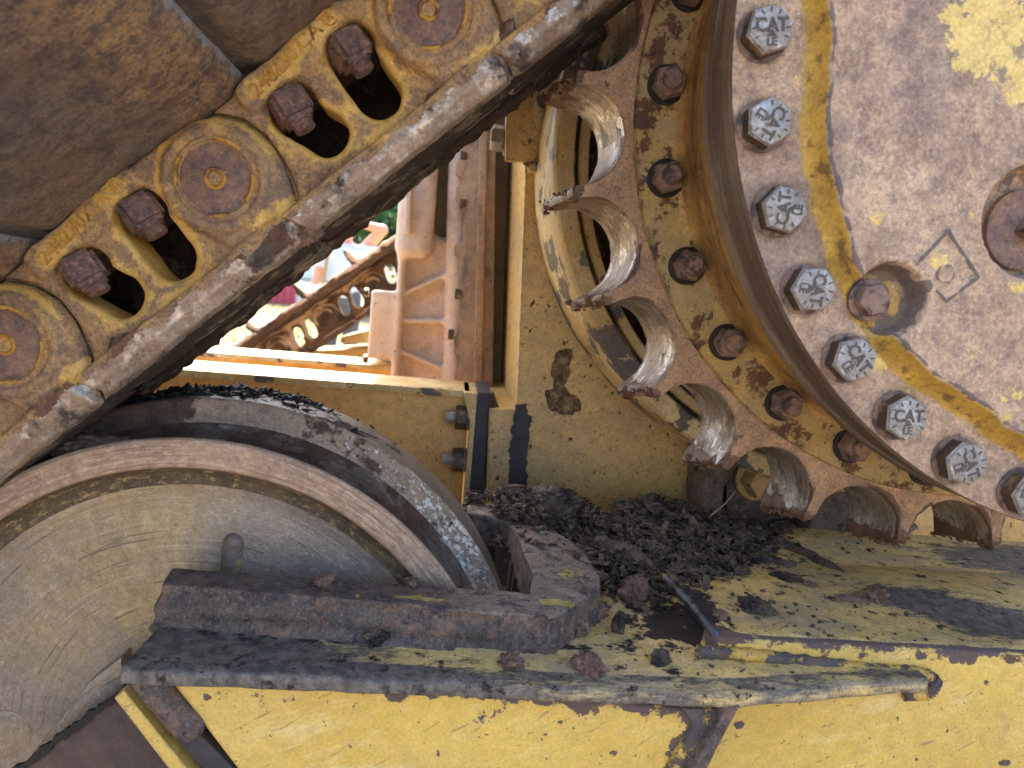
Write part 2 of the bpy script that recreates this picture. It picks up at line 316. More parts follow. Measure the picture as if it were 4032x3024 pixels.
MT['idler_tread'] = worn('idler_tread', srgb(138, 124, 110), srgb(108, 96, 86), 14, [
    L(srgb(72, 72, 78), s=90, th=.54, soft=.05, st=(.3, 2, 2), det=10, nr=.75, rough=.4),
    L(srgb(190, 190, 190), s=120, th=.64, soft=.03, st=(.3, 2, 2), det=8, rough=.3, metal=.6, amt=.7),
    L(srgb(106, 80, 64), srgb(80, 60, 50), 40, s=14, th=.57, soft=.03, det=10, nr=.72, attr='mud', aw=.35, rough=.8, h=2)], rough=.42, metal=.3, bump=.6, bs=(150, 400), polar=(IX, IZ), grain=.7)
MT['idler_flange'] = worn('idler_flange', srgb(176, 150, 124), srgb(154, 132, 112), 14, [
    L(srgb(232, 226, 214), srgb(204, 192, 178), 60, s=200, th=.60, soft=.03, st=(.7, 1, 1), det=12, nr=.8, attr='flake', aw=.17, rough=.4, metal=.2, h=-.8),
    L(srgb(104, 82, 68), srgb(82, 64, 54), 40, s=24, th=.615, soft=.03, det=10, nr=.72, attr='mud', aw=.35, rough=.85, h=2)], rough=.55, metal=.1, bump=.7, bs=(150, 400), polar=(IX, IZ), grain=.8)
MT['flange_top'] = worn('idler_flange_rim', srgb(136, 126, 114), srgb(116, 106, 98), 20, [
    L(srgb(160, 152, 140), s=140, th=.56, soft=.05, st=(.12, 3, 1), det=8, rough=.45),
    L(MUD2, s=40, th=.64, soft=.03, det=8, attr='mud', aw=.4, h=2, rough=.9)], rough=.5, metal=.2, bump=.5, bs=(180, 500), polar=(IX, IZ), grain=.6)
MT['splash'] = worn('dried_splash', srgb(166, 138, 104), srgb(130, 108, 82), 60, [L(srgb(84, 70, 54), s=120, th=.52, soft=.08, det=8, nr=.8)], rough=.95, bump=1.0, bs=(140, 420), grain=1.)
MT['mud'] = worn('brown_mud', srgb(124, 98, 82), srgb(94, 72, 60), 50, [L(srgb(150, 120, 98), s=90, th=.58, soft=.06)], rough=.7, bump=.8, bs=(140, 420))
MT['wetmud'] = worn('wet_brown_mud', srgb(118, 84, 64), srgb(92, 66, 52), 60, [L(srgb(150, 118, 92), s=90, th=.6, soft=.06)], rough=.28, bump=.8, bs=(140, 420))
MT['mudred'] = worn('red_clod', srgb(142, 108, 92), srgb(112, 84, 72), 80, [L(srgb(84, 66, 58), s=120, th=.56, soft=.08, det=8, nr=.75)], rough=.85, bump=1.0, bs=(200, 500), grain=.8)
MT['twig'] = worn('dry_twigs', srgb(120, 100, 80), srgb(76, 62, 50), 60, [], rough=.8, bump=.3)
MT['chips'] = worn('dark_chips', srgb(108, 90, 74), srgb(76, 63, 53), 90, [
    L(srgb(132, 110, 92), srgb(112, 90, 72), 60, s=60, th=.62, soft=.06, det=5), L(srgb(44, 39, 37), s=60, th=.53, soft=.05, rough=.22, det=4)], rough=.6, bump=.9, bs=(300, 800), grain=.8)
MT['void'] = worn('dirt_and_slot_shade', srgb(38, 32, 28), srgb(24, 21, 20), 40, [], rough=.6, bump=.8, bs=(80, 300))  # greasy dirt; its near-black also paints the shade inside the frame slot
MT['rust_in'] = worn('rust_brown_recess', srgb(86, 56, 38), srgb(64, 42, 32), 30, [L(srgb(130, 96, 60), s=70, th=.62, soft=.03)], rough=.85, bump=.5)
MT['weld'] = worn('weld_bead', srgb(72, 70, 76), srgb(104, 110, 120), 60, [L(srgb(52, 44, 42), s=60, th=.58, soft=.05)], rough=.45, metal=.4, bump=.7, bs=(150,))
MT['brownplate'] = worn('brown_guard_plate', srgb(98, 76, 64), srgb(84, 66, 60), 10, [
    L(srgb(66, 54, 50), s=12, th=.55, soft=.1, st=(.4, 1, 1), rot=-40, det=6), L(TAN2, s=26, th=.66, soft=.05, edge=1, er=.01)], rough=.6, bump=.3, bs=(120,))

# ------------------------------------------------------------------ object helpers
def tagk(o, label=None, cat=None, group=None, kind=None):
    for k, v in (('label', label), ('category', cat), ('group', group), ('kind', kind)):
        if v: o[k] = v
    return o
def thing(name, label, cat, loc=(0, 0, 0), group=None):
    o = bpy.data.objects.new(name, None); COL.objects.link(o); o.location = [float(v) for v in loc]; o.empty_display_size = .02
    return tagk(o, label, cat, group, 'thing')
def fin(name, me, mats, parent=None, smooth=True, angle=35):
    if not isinstance(mats, (list, tuple)): mats = [mats]
    for m in mats: me.materials.append(MT[m] if isinstance(m, str) else m)
    if smooth:
        me.polygons.foreach_set('use_smooth', np.ones(len(me.polygons), bool))
        if angle < 180: me.set_sharp_from_angle(angle=math.radians(angle))
    o = bpy.data.objects.new(name, me); COL.objects.link(o)
    if parent is not None:
        o.parent = parent
        o.matrix_parent_inverse = Matrix.Translation(-Vector(parent.location))
    return o
def from_arrays(name, V, Fc, mats, parent=None, attrs=None, mi=None, smooth=True, angle=180):
    me = bpy.data.meshes.new(name); V = np.asarray(V, float)
    me.from_pydata(V.tolist(), [], [list(map(int, f)) for f in Fc]); me.update()
    for k, a in (attrs or {}).items():
        at = me.attributes.new(k, 'FLOAT', 'POINT'); at.data.foreach_set('value', np.asarray(a, np.float32).ravel())
    o = fin(name, me, mats, parent, smooth, angle)
    if mi is not None: me.polygons.foreach_set('material_index', np.asarray(mi, np.int32))
    return o
def from_bm(name, bm, mats, parent=None, smooth=True, angle=35):
    bmesh.ops.recalc_face_normals(bm, faces=bm.faces[:])
    me = bpy.data.meshes.new(name); bm.to_mesh(me); bm.free()
    return fin(name, me, mats, parent, smooth, angle)
def prism(bm, pts, vec, bevel=0, seg=2):
    vs_ = [bm.verts.new(Vector([float(c) for c in p])) for p in pts]
    f = bm.faces.new(vs_)
    r = bmesh.ops.extrude_face_region(bm, geom=[f])
    nv = [g for g in r['geom'] if isinstance(g, bmesh.types.BMVert)]
    bmesh.ops.translate(bm, verts=nv, vec=Vector([float(c) for c in vec]))
    allv = set(vs_+nv)
    if bevel:
        es = [e for e in bm.edges if e.verts[0] in allv and e.verts[1] in allv]
        bmesh.ops.bevel(bm, geom=es, offset=bevel, segments=seg, affect='EDGES', profile=.6)
def plate(name, pxs, Y, depth, mat, parent, bevel=.0015, flat=True):
    """a plate whose front face stands at distance Y, read from the photograph"""
    bm = bmesh.new(); prism(bm, [U(x, y, Y) for x, y in pxs], (0, depth, 0), bevel); return from_bm(name, bm, mat, parent)
def box(bm, c, s, R=None, bevel=0):
    v0 = set(bm.verts); bmesh.ops.create_cube(bm, size=1); vv = [v for v in bm.verts if v not in v0]
    for v in vv: v.co = Vector((v.co.x*s[0], v.co.y*s[1], v.co.z*s[2]))
    if bevel: 
        es = {e for v in vv for e in v.link_edges}
        bmesh.ops.bevel(bm, geom=list(es), offset=bevel, segments=2, affect='EDGES')
        vv = [v for v in bm.verts if v not in v0]
    for v in vv:
        co = v.co
        if R is not None: co = R @ co
        v.co = co+Vector([float(x) for x in c])
    return vv
def lathe(name, prof, cx, cz, mats, parent, seg=256, mi=None, dispf=None, attrf=None, angle=40):
    """profile of (radius, y) turned about the Y axis through (cx, cz)"""
    P = np.array(prof, float); n = len(P); t = np.linspace(0, 2*np.pi, seg, endpoint=False)
    Rr = np.repeat(P[:, 0][None], seg, 0); Yy = np.repeat(P[:, 1][None], seg, 0); T = np.repeat(t[:, None], n, 1)
    X = cx+Rr*np.cos(T); Z = cz+Rr*np.sin(T)
    V = np.stack([X, Yy, Z], -1)
    if dispf: V = dispf(V, Rr, T)
    i = np.arange(seg)[:, None]; j = np.arange(n-1)[None]
    a = i*n+j; b_ = ((i+1) % seg)*n+j
    Fq = np.stack([a, a+1, b_+1, b_], -1).reshape(-1, 4)
    V2 = V.reshape(-1, 3)
    m_ = None if mi is None else np.tile(mi, seg)
    return from_arrays(name, V2, Fq, mats, parent, attrs=attrf(V2) if attrf else None, mi=m_, angle=angle)
def dens(pts, step):
    o = []
    for (a, b_) in zip(pts[:-1], pts[1:]):
        n = max(1, int(math.hypot(b_[0]-a[0], b_[1]-a[1])/step))
        for k in range(n): o.append((a[0]+(b_[0]-a[0])*k/n, a[1]+(b_[1]-a[1])*k/n))
    o.append(pts[-1]); return o
# ------------------------------------------------------------------ signed-distance meshing (surface nets)
def sdf_mesh(f, lo, hi, h):
    lo = np.array(lo, float); n = np.ceil((np.array(hi)-lo)/h).astype(int)+1
    ax = [lo[k]+h*np.arange(n[k]) for k in range(3)]
    G = np.meshgrid(*ax, indexing='ij'); D = f(*G).astype(np.float32); sg = D < 0
    c = [sg[i:n[0]-1+i, j:n[1]-1+j, k:n[2]-1+k] for i in (0, 1) for j in (0, 1) for k in (0, 1)]
    cnt = sum(x.astype(np.int8) for x in c); act = (cnt > 0) & (cnt < 8)
    idx = -np.ones(act.shape, int); I = np.argwhere(act); idx[act] = np.arange(len(I))
    acc = np.zeros((len(I), 3)); w_ = np.zeros(len(I))
    cor = [(i, j, k) for i in (0, 1) for j in (0, 1) for k in (0, 1)]
    for a in range(8):
        for b_ in range(a+1, 8):
            if sum(abs(cor[a][q]-cor[b_][q]) for q in range(3)) != 1: continue
            da = D[tuple((I+cor[a]).T)]; db = D[tuple((I+cor[b_]).T)]; m = (da < 0) != (db < 0)
            t = np.where(m, da/np.where(m, da-db, 1), 0)[:, None]
            p = np.array(cor[a])+t*(np.array(cor[b_])-np.array(cor[a])); acc[m] += p[m]; w_[m] += 1
    V = lo+(I+acc/w_[:, None])*h
    Fs = []
    for d in range(3):
        u, v = [(1, 2), (2, 0), (0, 1)][d]
        s0 = [slice(None)]*3; s1 = [slice(None)]*3; s0[d] = slice(0, -1); s1[d] = slice(1, None)
        A, B = sg[tuple(s0)], sg[tuple(s1)]; E_ = np.argwhere(A != B)
        E_ = E_[(E_[:, u] > 0) & (E_[:, v] > 0) & (E_[:, u] < n[u]-1) & (E_[:, v] < n[v]-1)]
        du = np.zeros(3, int); du[u] = 1; dv = np.zeros(3, int); dv[v] = 1
        q = np.stack([idx[tuple((E_-du-dv).T)], idx[tuple((E_-dv).T)], idx[tuple(E_.T)], idx[tuple((E_-du).T)]], 1)
        ins = A[tuple(E_.T)]; q[~ins] = q[~ins][:, ::-1]; Fs.append(q)
    return V, np.concatenate(Fs)
def smin(a, b_, k): h = np.clip(.5+.5*(b_-a)/k, 0, 1); return b_*(1-h)+a*h-k*h*(1-h)
def smax(a, b_, k): return -smin(-a, -b_, k)
def sd_box(x, y, z, c, s, r=0):
    qx, qy, qz = abs(x-c[0])-s[0]+r, abs(y-c[1])-s[1]+r, abs(z-c[2])-s[2]+r
    return np.sqrt(np.maximum(qx, 0)**2+np.maximum(qy, 0)**2+np.maximum(qz, 0)**2)+np.minimum(np.maximum(qx, np.maximum(qy, qz)), 0)-r
def sd_cap(x, y, z, a, b_, ra, rb=None):
    a = np.array(a, float); b_ = np.array(b_, float); rb = ra if rb is None else rb; ba = b_-a
    t = np.clip(((x-a[0])*ba[0]+(y-a[1])*ba[1]+(z-a[2])*ba[2])/(ba@ba+1e-12), 0, 1)
    return np.sqrt((x-a[0]-t*ba[0])**2+(y-a[1]-t*ba[1])**2+(z-a[2]-t*ba[2])**2)-(ra+(rb-ra)*t)
def sd_seg2(x, y, a, b_, r):
    ba = np.array(b_, float)-a; t = np.clip(((x-a[0])*ba[0]+(y-a[1])*ba[1])/(ba@ba+1e-12), 0, 1)
    return np.sqrt((x-a[0]-t*ba[0])**2+(y-a[1]-t*ba[1])**2)-r
def sd_poly2(x, y, P):
    P = np.array(P, float); d = np.full(x.shape, 1e9); s = np.ones(x.shape, bool); n = len(P)
    for i in range(n):
        a, b_ = P[i], P[(i+1) % n]; e = b_-a; wx, wy = x-a[0], y-a[1]
        t = np.clip((wx*e[0]+wy*e[1])/(e@e+1e-12), 0, 1)
        d = np.minimum(d, (wx-e[0]*t)**2+(wy-e[1]*t)**2)
        c1 = (a[1] > y) != (b_[1] > y)
        xi = a[0]+(y-a[1])/(b_[1]-a[1]+1e-12)*e[0]
        s ^= c1 & (x < xi)
    return np.sqrt(d)*np.where(s, 1, -1)
def ext(d2, z, z0, z1, r=0):
    dz = np.maximum(z0-z, z-z1)
    return smax(d2, dz, r) if r else np.maximum(d2, dz)
# ================================================================== THE PLACE BEHIND
def simple_mat(name, c1, c2, cs, rough=.8, **k): return worn(name, c1, c2, cs, [], rough=rough, bump=.2, **k)
MT['ground'] = worn('dry_ground', srgb(176, 158, 122), srgb(158, 140, 102), .8, [
    L(srgb(150, 150, 84), srgb(120, 134, 66), 1, s=.35, th=.55, soft=.08, det=8), L(srgb(120, 96, 70), s=6, th=.62, soft=.06)], rough=.95, bump=.6, bs=(30,))
bm = bmesh.new(); bmesh.ops.create_grid(bm, x_segments=40, y_segments=40, size=150)
for v in bm.verts: v.co.z = GROUND+.04*mnoise.noise(v.co*.2) if v.co.y > 12 else GROUND
o = from_bm('ground', bm, 'ground', smooth=True); o['kind'] = 'structure'
MT['soil'] = worn('bounce_cut_soil', srgb(104, 92, 80), srgb(88, 78, 68), 1.5, [L(srgb(124, 110, 94), s=5, th=.56, soft=.08, det=8)], rough=.95, bump=.5, bs=(30,))
bm = bmesh.new(); bmesh.ops.create_grid(bm, x_segments=20, y_segments=20, size=13)  # unseen dark sheet added around the camera to cut ground bounce
for v in bm.verts: v.co.y -= 8; v.co.z = GROUND+.004
o = from_bm('bounce_cut_sheet', bm, 'soil'); o['kind'] = 'structure'
MT['grass'] = simple_mat('grass_blades', srgb(104, 128, 62), srgb(150, 150, 84), 3)
V, Fc = [], []
for i in range(9000):
    y = random.uniform(8, 34); x = -y*.42+random.uniform(-1, 1)*y*.24; hh = random.uniform(.04, .13); a = random.random()*6.28; wd = .012+.0006*y
    n0 = len(V); dx, dy = math.cos(a)*wd, math.sin(a)*wd; lx, ly = random.uniform(-.04, .04), random.uniform(-.04, .04)
    V += [(x-dx, y-dy, GROUND-.03), (x+dx, y+dy, GROUND-.03), (x+lx, y+ly, GROUND+hh)]; Fc.append((n0, n0+1, n0+2))
o = from_arrays('grass', V, Fc, 'grass', smooth=False); o['kind'] = 'stuff'; o['category'] = 'grass'; o['label'] = 'short sunlit grass on the yard between the bulldozer and the red barn'
# barn
MT['red'] = worn('red_cladding', srgb(224, 96, 116), srgb(212, 84, 104), 1, [], rough=.5, bump=0)
MT['white'] = simple_mat('white_trim', srgb(226, 228, 230), srgb(206, 210, 214), 2)
MT['roofgrey'] = simple_mat('roof_sheet', srgb(150, 154, 158), srgb(130, 134, 140), 2, )
MT['glass_d'] = worn('window_glass', srgb(40, 50, 58), None, 2, [], rough=.1, bump=0)
p = Uz(638, 659, GROUND); t = thing('barn', 'red corrugated metal barn far across the yard behind the raised arm', 'barn', (p[0]-5, p[1], GROUND))
V, Fc = [], []; n = 120; x0, x1 = p[0]-9.5, p[0]
for i in range(n+1):
    x = x0+(x1-x0)*i/n; dy = .05*(i % 4 in (0, 1)); V += [(x, p[1]-dy, GROUND), (x, p[1]-dy, GROUND+3.6)]
    if i: Fc.append((2*i-2, 2*i, 2*i+1, 2*i-1))
V += [(x0, p[1]+7, GROUND), (x0, p[1]+7, GROUND+3.6), (x1, p[1]+7, GROUND), (x1, p[1]+7, GROUND+3.6)]; b0 = 2*n+2
Fc += [(b0, 0, 1, b0+1), (b0+2, b0, b0+1, b0+3), (2*n, b0+2, b0+3, 2*n+1)]
from_arrays('wall', V, Fc, 'red', t, smooth=False)
bm = bmesh.new(); prism(bm, [(x0-.3, p[1]-.4, GROUND+3.55), (x0-.3, p[1]+3.5, GROUND+5.3), (x0-.3, p[1]+7.4, GROUND+3.55), (x0-.3, p[1]+7.4, GROUND+3.7), (x0-.3, p[1]+3.5, GROUND+5.45), (x0-.3, p[1]-.4, GROUND+3.7)], (x1-x0+.6, 0, 0)); from_bm('roof', bm, 'roofgrey', t)
# pale shed
MT['palewall'] = worn('pale_blue_siding', srgb(196, 214, 230), srgb(180, 200, 220), .6, [L(srgb(120, 140, 160), s=.8, st=(.1, 1, 12), th=.66, soft=.03)], rough=.5, bump=0)
q = U(642, 640, 24.0); sx0, sx1 = q[0], U(722, 640, 24.)[0]
t = thing('shed', 'pale blue-white shed beside the red barn behind the person', 'shed', ((sx0+sx1)/2, 24, GROUND))
bm = bmesh.new(); box(bm, ((sx0+sx1)/2, 25.5, GROUND+1.1), (sx1-sx0, 3, 2.2)); from_bm('wall', bm, 'palewall', t)
bm = bmesh.new(); prism(bm, [(sx0-.15, 23.8, GROUND+2.2), (sx0-.15, 25.5, GROUND+2.7), (sx0-.15, 27.2, GROUND+2.2)], (sx1-sx0+.3, 0, 0)); from_bm('roof', bm, 'roofgrey', t)
bm = bmesh.new(); box(bm, ((sx0+sx1)/2, 23.97, GROUND+1.15), (sx1-sx0-.02, .05, .06)); from_bm('rail', bm, 'roofgrey', t)
# trees
MT['bark'] = simple_mat('bark', srgb(92, 78, 64), srgb(70, 60, 50), 3)
MT['leaf'] = worn('leaves', srgb(58, 104, 66), srgb(44, 86, 58), .8, [L(srgb(84, 132, 74), s=2, th=.55, soft=.1)], rough=.7, bump=0)
def tree(x, y, h, r, label):
    t = thing('tree', label, 'tree', (x, y, GROUND), 'trees beyond the yard')
    bm = bmesh.new(); pr = None
    for k in range(9):
        zz = GROUND+h*.55*k/8; rr = .2*(1-k/11)
        ring = [bm.verts.new((x+math.cos(a)*rr+.1*math.sin(k), y+math.sin(a)*rr, zz)) for a in np.linspace(0, 6.28, 9)[:-1]]
        if pr: [bm.faces.new((pr[i], pr[(i+1) % 8], ring[(i+1) % 8], ring[i])) for i in range(8)]
        pr = ring
    from_bm('trunk', bm, 'bark', t)
    V, Fc = [], []
    cl = [(x+random.gauss(0, r*.45), y+random.gauss(0, r*.4), GROUND+h*random.uniform(.25, .95), random.uniform(.5, 1.)*r*.42) for _ in range(34)]
    for i in range(9000):
        c = random.choice(cl); d = Vector((random.gauss(0, 1), random.gauss(0, 1), random.gauss(0, 1))).normalized()*c[3]*random.uniform(.7, 1.05)
        p0 = Vector(c[:3])+d; a = Vector((random.gauss(0, 1), random.gauss(0, 1), random.gauss(0, 1))).normalized()*.11; b_ = a.cross(Vector((random.gauss(0, 1), random.gauss(0, 1), 1))).normalized()*.08
        n0 = len(V); V += [p0-a, p0+b_, p0+a, p0-b_]; Fc.append((n0, n0+1, n0+2, n0+3))
    from_arrays('crown', V, Fc, 'leaf', t, smooth=False)
for px, Y, h, r, lb in ((800, 27, 9, 3.0, 'dark green leafy tree directly behind the raised elbow'), (866, 30, 10, 3.4, 'tall dark green tree between the elbow and the dusty casting'), (735, 34, 9, 3.0, 'farthest green tree, rising over the pale shed roof'), (940, 29, 9, 3.2, 'green tree mostly hidden behind the tall dusty casting')):
    tree(U(px, 600, Y)[0], Y, h, r, lb)
# person
MT['skin'] = simple_mat('skin', srgb(222, 164, 138), srgb(206, 146, 120), 20, rough=.5)
MT['shirt'] = worn('pale_blue_shirt', srgb(190, 206, 236), srgb(206, 214, 234), 5, [], rough=.8, bump=.3, bs=(12,))
MT['jeans'] = simple_mat('grey_trousers', srgb(84, 90, 104), srgb(70, 76, 90), 12)
MT['hair'] = simple_mat('brown_hair', srgb(92, 70, 54), srgb(76, 58, 46), 40)
MT['khaki'] = simple_mat('khaki_strap', srgb(168, 150, 108), srgb(150, 134, 96), 20)
D0 = 7.7; pc = U(745, 560, D0); px_, py_, g = pc[0], D0, GROUND
def PP(a, b_, Y=D0): return tuple(U(a, b_, Y))
sh_l, sh_r = (px_-.19, py_, g+1.42), (px_+.19, py_, g+1.43)
elb, han = PP(690, 585, D0-.05), PP(674, 628, D0-.12); eR, hR = PP(826, 497, D0-.05), PP(764, 478, D0-.1)
t = thing('person', 'person in a pale blue shirt with one arm raised to the head', 'person', (px_, py_, g))
def body(x, y, z):
    d = sd_cap(x, y, z, (px_, py_, g+1.0), (px_, py_, g+1.36), .13, .15)
    d = smin(d, sd_cap(x, y, z, (px_-.13, py_, g+1.38), (px_+.13, py_, g+1.38), .075), .06)
    d = smin(d, sd_cap(x, y, z, (px_, py_, g+1.42), (px_+.01, py_-.01, g+1.56), .055), .04)
    hd = np.sqrt(((x-px_-.01)/.078)**2+((y-py_+.02)/.098)**2+((z-g-1.66)/.118)**2); hd = (hd-1)*.078
    d = smin(d, hd, .03)
    d = smin(d, sd_cap(x, y, z, (px_+.01, py_-.11, g+1.67), (px_+.01, py_-.135, g+1.63), .012, .017), .015)
    for s in (-1, 1):
        d = smin(d, sd_cap(x, y, z, (px_+.01+s*.08, py_, g+1.68), (px_+.01+s*.085, py_+.01, g+1.64), .014), .01)
        d = smin(d, sd_cap(x, y, z, (px_+s*.09, py_, g+.95), (px_+s*.11, py_-.02, g+.52), .088, .06), .05)
        d = smin(d, sd_cap(x, y, z, (px_+s*.11, py_-.02, g+.52), (px_+s*.12, py_+.02, g+.1), .058, .04), .03)
        d = smin(d, sd_cap(x, y, z, (px_+s*.12, py_+.02, g+.05), (px_+s*.13, py_-.17, g+.035), .045, .035), .02)
    for sh, e, h in ((sh_l, elb, han), (sh_r, eR, hR)):
        d = smin(d, sd_cap(x, y, z, sh, e, .066, .054), .04); d = smin(d, sd_cap(x, y, z, e, h, .052, .032), .02)
        dr = np.array(h)-np.array(e); dr /= np.linalg.norm(dr); sd = np.cross(dr, (0, 1, 0)); sd /= np.linalg.norm(sd)
        pm = np.array(h)+dr*.05; d = smin(d, sd_cap(x, y, z, h, pm, .03, .034), .015)
        for k, ln in zip((-1.5, -.5, .5, 1.5), (.055, .07, .066, .05)):
            b0 = pm+sd*k*.018+dr*.02; b1 = b0+dr*ln*.6; b2 = b1+dr*ln*.4+np.array((0, .02, 0))
            d = smin(d, np.minimum(sd_cap(x, y, z, b0, b1, .0095), sd_cap(x, y, z, b1, b2, .0085)), .004)
        b0 = np.array(h)+sd*.025+dr*.02; d = smin(d, sd_cap(x, y, z, b0, b0+sd*.03+dr*.045, .011), .008)
    return d
V, Fq = sdf_mesh(body, (px_-.45, py_-.26, g-.02), (px_+.55, py_+.22, g+1.82), .0085)
from_arrays('person_body', V, Fq, 'skin', t)
def shirt(x, y, z):
    d = sd_cap(x, y, z, (px_, py_, g+.98), (px_, py_, g+1.36), .155, .165)
    d = smin(d, sd_cap(x, y, z, (px_-.14, py_, g+1.38), (px_+.14, py_, g+1.38), .088), .06)
    for sh, e in ((sh_l, elb), (sh_r, eR)):
        m_ = np.array(sh)*.38+np.array(e)*.62; d = smin(d, sd_cap(x, y, z, sh, m_, .088, .084), .04)
    d = d+.006*vnoise(x, y, z, 14, 3)
    return np.maximum(np.maximum(d, (g+.92)-z), z-(g+1.475))
V, Fq = sdf_mesh(shirt, (px_-.45, py_-.3, g+.86), (px_+.5, py_+.3, g+1.6), .012); from_arrays('shirt', V, Fq, 'shirt', t)
def trous(x, y, z):
    d = sd_cap(x, y, z, (px_, py_, g+.95), (px_, py_, g+.98), .145)
    for s in (-1, 1):
        d = smin(d, sd_cap(x, y, z, (px_+s*.09, py_, g+.93), (px_+s*.11, py_-.02, g+.52), .105, .08), .04)
        d = smin(d, sd_cap(x, y, z, (px_+s*.11, py_-.02, g+.52), (px_+s*.12, py_+.02, g+.09), .08, .07), .03)
    return np.maximum(d, z-(g+1.0))
V, Fq = sdf_mesh(trous, (px_-.3, py_-.25, g+.01), (px_+.3, py_+.25, g+1.02), .012); from_arrays('trousers', V, Fq, 'jeans', t)
def hair(x, y, z):
    h = np.sqrt(((x-px_-.01)/.086)**2+((y-py_+.012)/.104)**2+((z-g-1.675)/.122)**2); h = (h-1)*.08+.004*vnoise(x, y, z, 60)
    return np.maximum(h, -(z-(g+1.66)+(y-py_+.02)*.9))
V, Fq = sdf_mesh(hair, (px_-.12, py_-.15, g+1.5), (px_+.14, py_+.14, g+1.83), .008); from_arrays('hair', V, Fq, 'hair', t)
bm = bmesh.new(); prism(bm, [(px_-.155, py_-.2, g+1.38), (px_-.125, py_-.2, g+1.38), (px_-.16, py_-.19, g+.98), (px_-.2, py_-.19, g+.98)], (0, .02, 0), .004); from_bm('strap', bm, 'khaki', t)

# ------------------------------------------------------------------ the track on the far side
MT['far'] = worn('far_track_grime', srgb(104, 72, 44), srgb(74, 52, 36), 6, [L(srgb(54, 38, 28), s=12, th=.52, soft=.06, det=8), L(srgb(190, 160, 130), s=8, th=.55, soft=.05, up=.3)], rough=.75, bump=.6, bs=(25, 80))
YF = 2.65
pF = [np.array(U(x, y, YF))[[0, 2]] for x, y in ((604, 753), (704, 690), (804, 617))]
uF = (pF[2]-pF[0])/np.linalg.norm(pF[2]-pF[0]); vF = np.array((-uF[1], uF[0])); pitF = np.linalg.norm(pF[2]-pF[0])/2
def farlink(x, y, z):     # local: x along chain, z away from the idler, y depth
    pl = sd_poly2(x, z, [(.055, -.072), (.05, .03), (-.02, .058), (-.26, .058), (-.25, -.04), (-.18, -.072)])
    d = ext(pl, y, 0, .05, .006); d = smin(d, ext(np.hypot(x, z)-.048, y, -.012, .05, .004), .006)
    d = np.minimum(d, ext(np.hypot(x, z)-.028, y, -.022, .05, .002))
    for a, b_ in (((-.075, -.02), (-.062, .018)), ((-.128, -.02), (-.118, .016))): d = np.maximum(d, -(sd_seg2(x, z, a, b_, .019)))
    d = np.minimum(d, sd_box(x, y, z, (-.02, .02, -.068), (.1, .03, .010), .004))
    return d+.003*vnoise(x, y, z, 30)
Vf, Ff = sdf_mesh(farlink, (-.29, -.03, -.09), (.08, .06, .075), .0045)
def farshoe(x, y, z):
    d = sd_box(x, y, z, (-.085, .0, .068), (.105, .26, .010), .006)
    g_ = ext(sd_poly2(x, z, [(-.205, .07), (-.2, .13), (-.185, .135), (-.172, .085), (-.13, .075)]), y, -.26, .26, .004)
    d = smin(d, g_, .008)
    return d+.006*vnoise(x, y, z, 26)+.003*vnoise(x, y, z, 70)
Vs, Fs_ = sdf_mesh(farshoe, (-.23, -.29, .04), (.05, .29, .16), .007)
lbs = ['far track link lowest down, just above the sunlit beam', 'far track link above the lowest one, two daylight holes in it', 'far track link against the dusty box casting', 'far track link hidden highest behind the tall casting']
src = None
for k in range(-1, 4):
    c = pF[0]+uF*pitF*(k+1)
    if k == 3: break
    t = thing('far_track_link', lbs[k+1], 'track link', (c[0], YF, c[1]), 'links of the far track')
    for nm, VV, FF in (('link_body', Vf, Ff), ('track_shoe', Vs, Fs_)):
        if src is None or nm not in src:
            W = np.stack([VV[:, 0]*uF[0]+VV[:, 2]*vF[0], VV[:, 1], VV[:, 0]*uF[1]+VV[:, 2]*vF[1]], 1)
            me = bpy.data.meshes.new(nm); me.from_pydata(W.tolist(), [], FF.tolist()); me.materials.append(MT['far']); me.polygons.foreach_set('use_smooth', np.ones(len(FF), bool))
            src = src or {}; src[nm] = me
        o = bpy.data.objects.new(nm, src[nm]); COL.objects.link(o); o.parent = t
        if nm == 'track_shoe': o.location = (0, .05, 0)
t = thing('far_idler', 'far idler wheel rim below the far track, half hidden by the beam', 'idler wheel', (0, YF, 0))
fc = pF[0]+(np.array((IX, IZ))-np.array((-.3236, -.0639)))*1.0; t.location = (fc[0], YF+.03, fc[1])
lathe('wheel_rim', [(.14, YF+.06), (.22, YF+.06), (.235, YF+.03), (.262, YF+.03), (.262, YF+.09), (.286, YF+.1), (.286, YF+.16), (.26, YF+.17), (.14, YF+.17)], fc[0]+.1, fc[1], 'far', t, seg=96)
t = thing('far_undercarriage_beam', 'pale far track frame rail behind the far track links', 'track frame', tuple(U(780, 730, YF+.15)))
plate('frame_rail', [(735, 728), (800, 712), (960, 720), (960, 742), (735, 742)], YF+.2, .3, 'cream', t, .004)
plate('frame_side', [(600, 760), (960, 745), (960, 960), (600, 960)], YF+.28, .25, 'wall', t, .004)
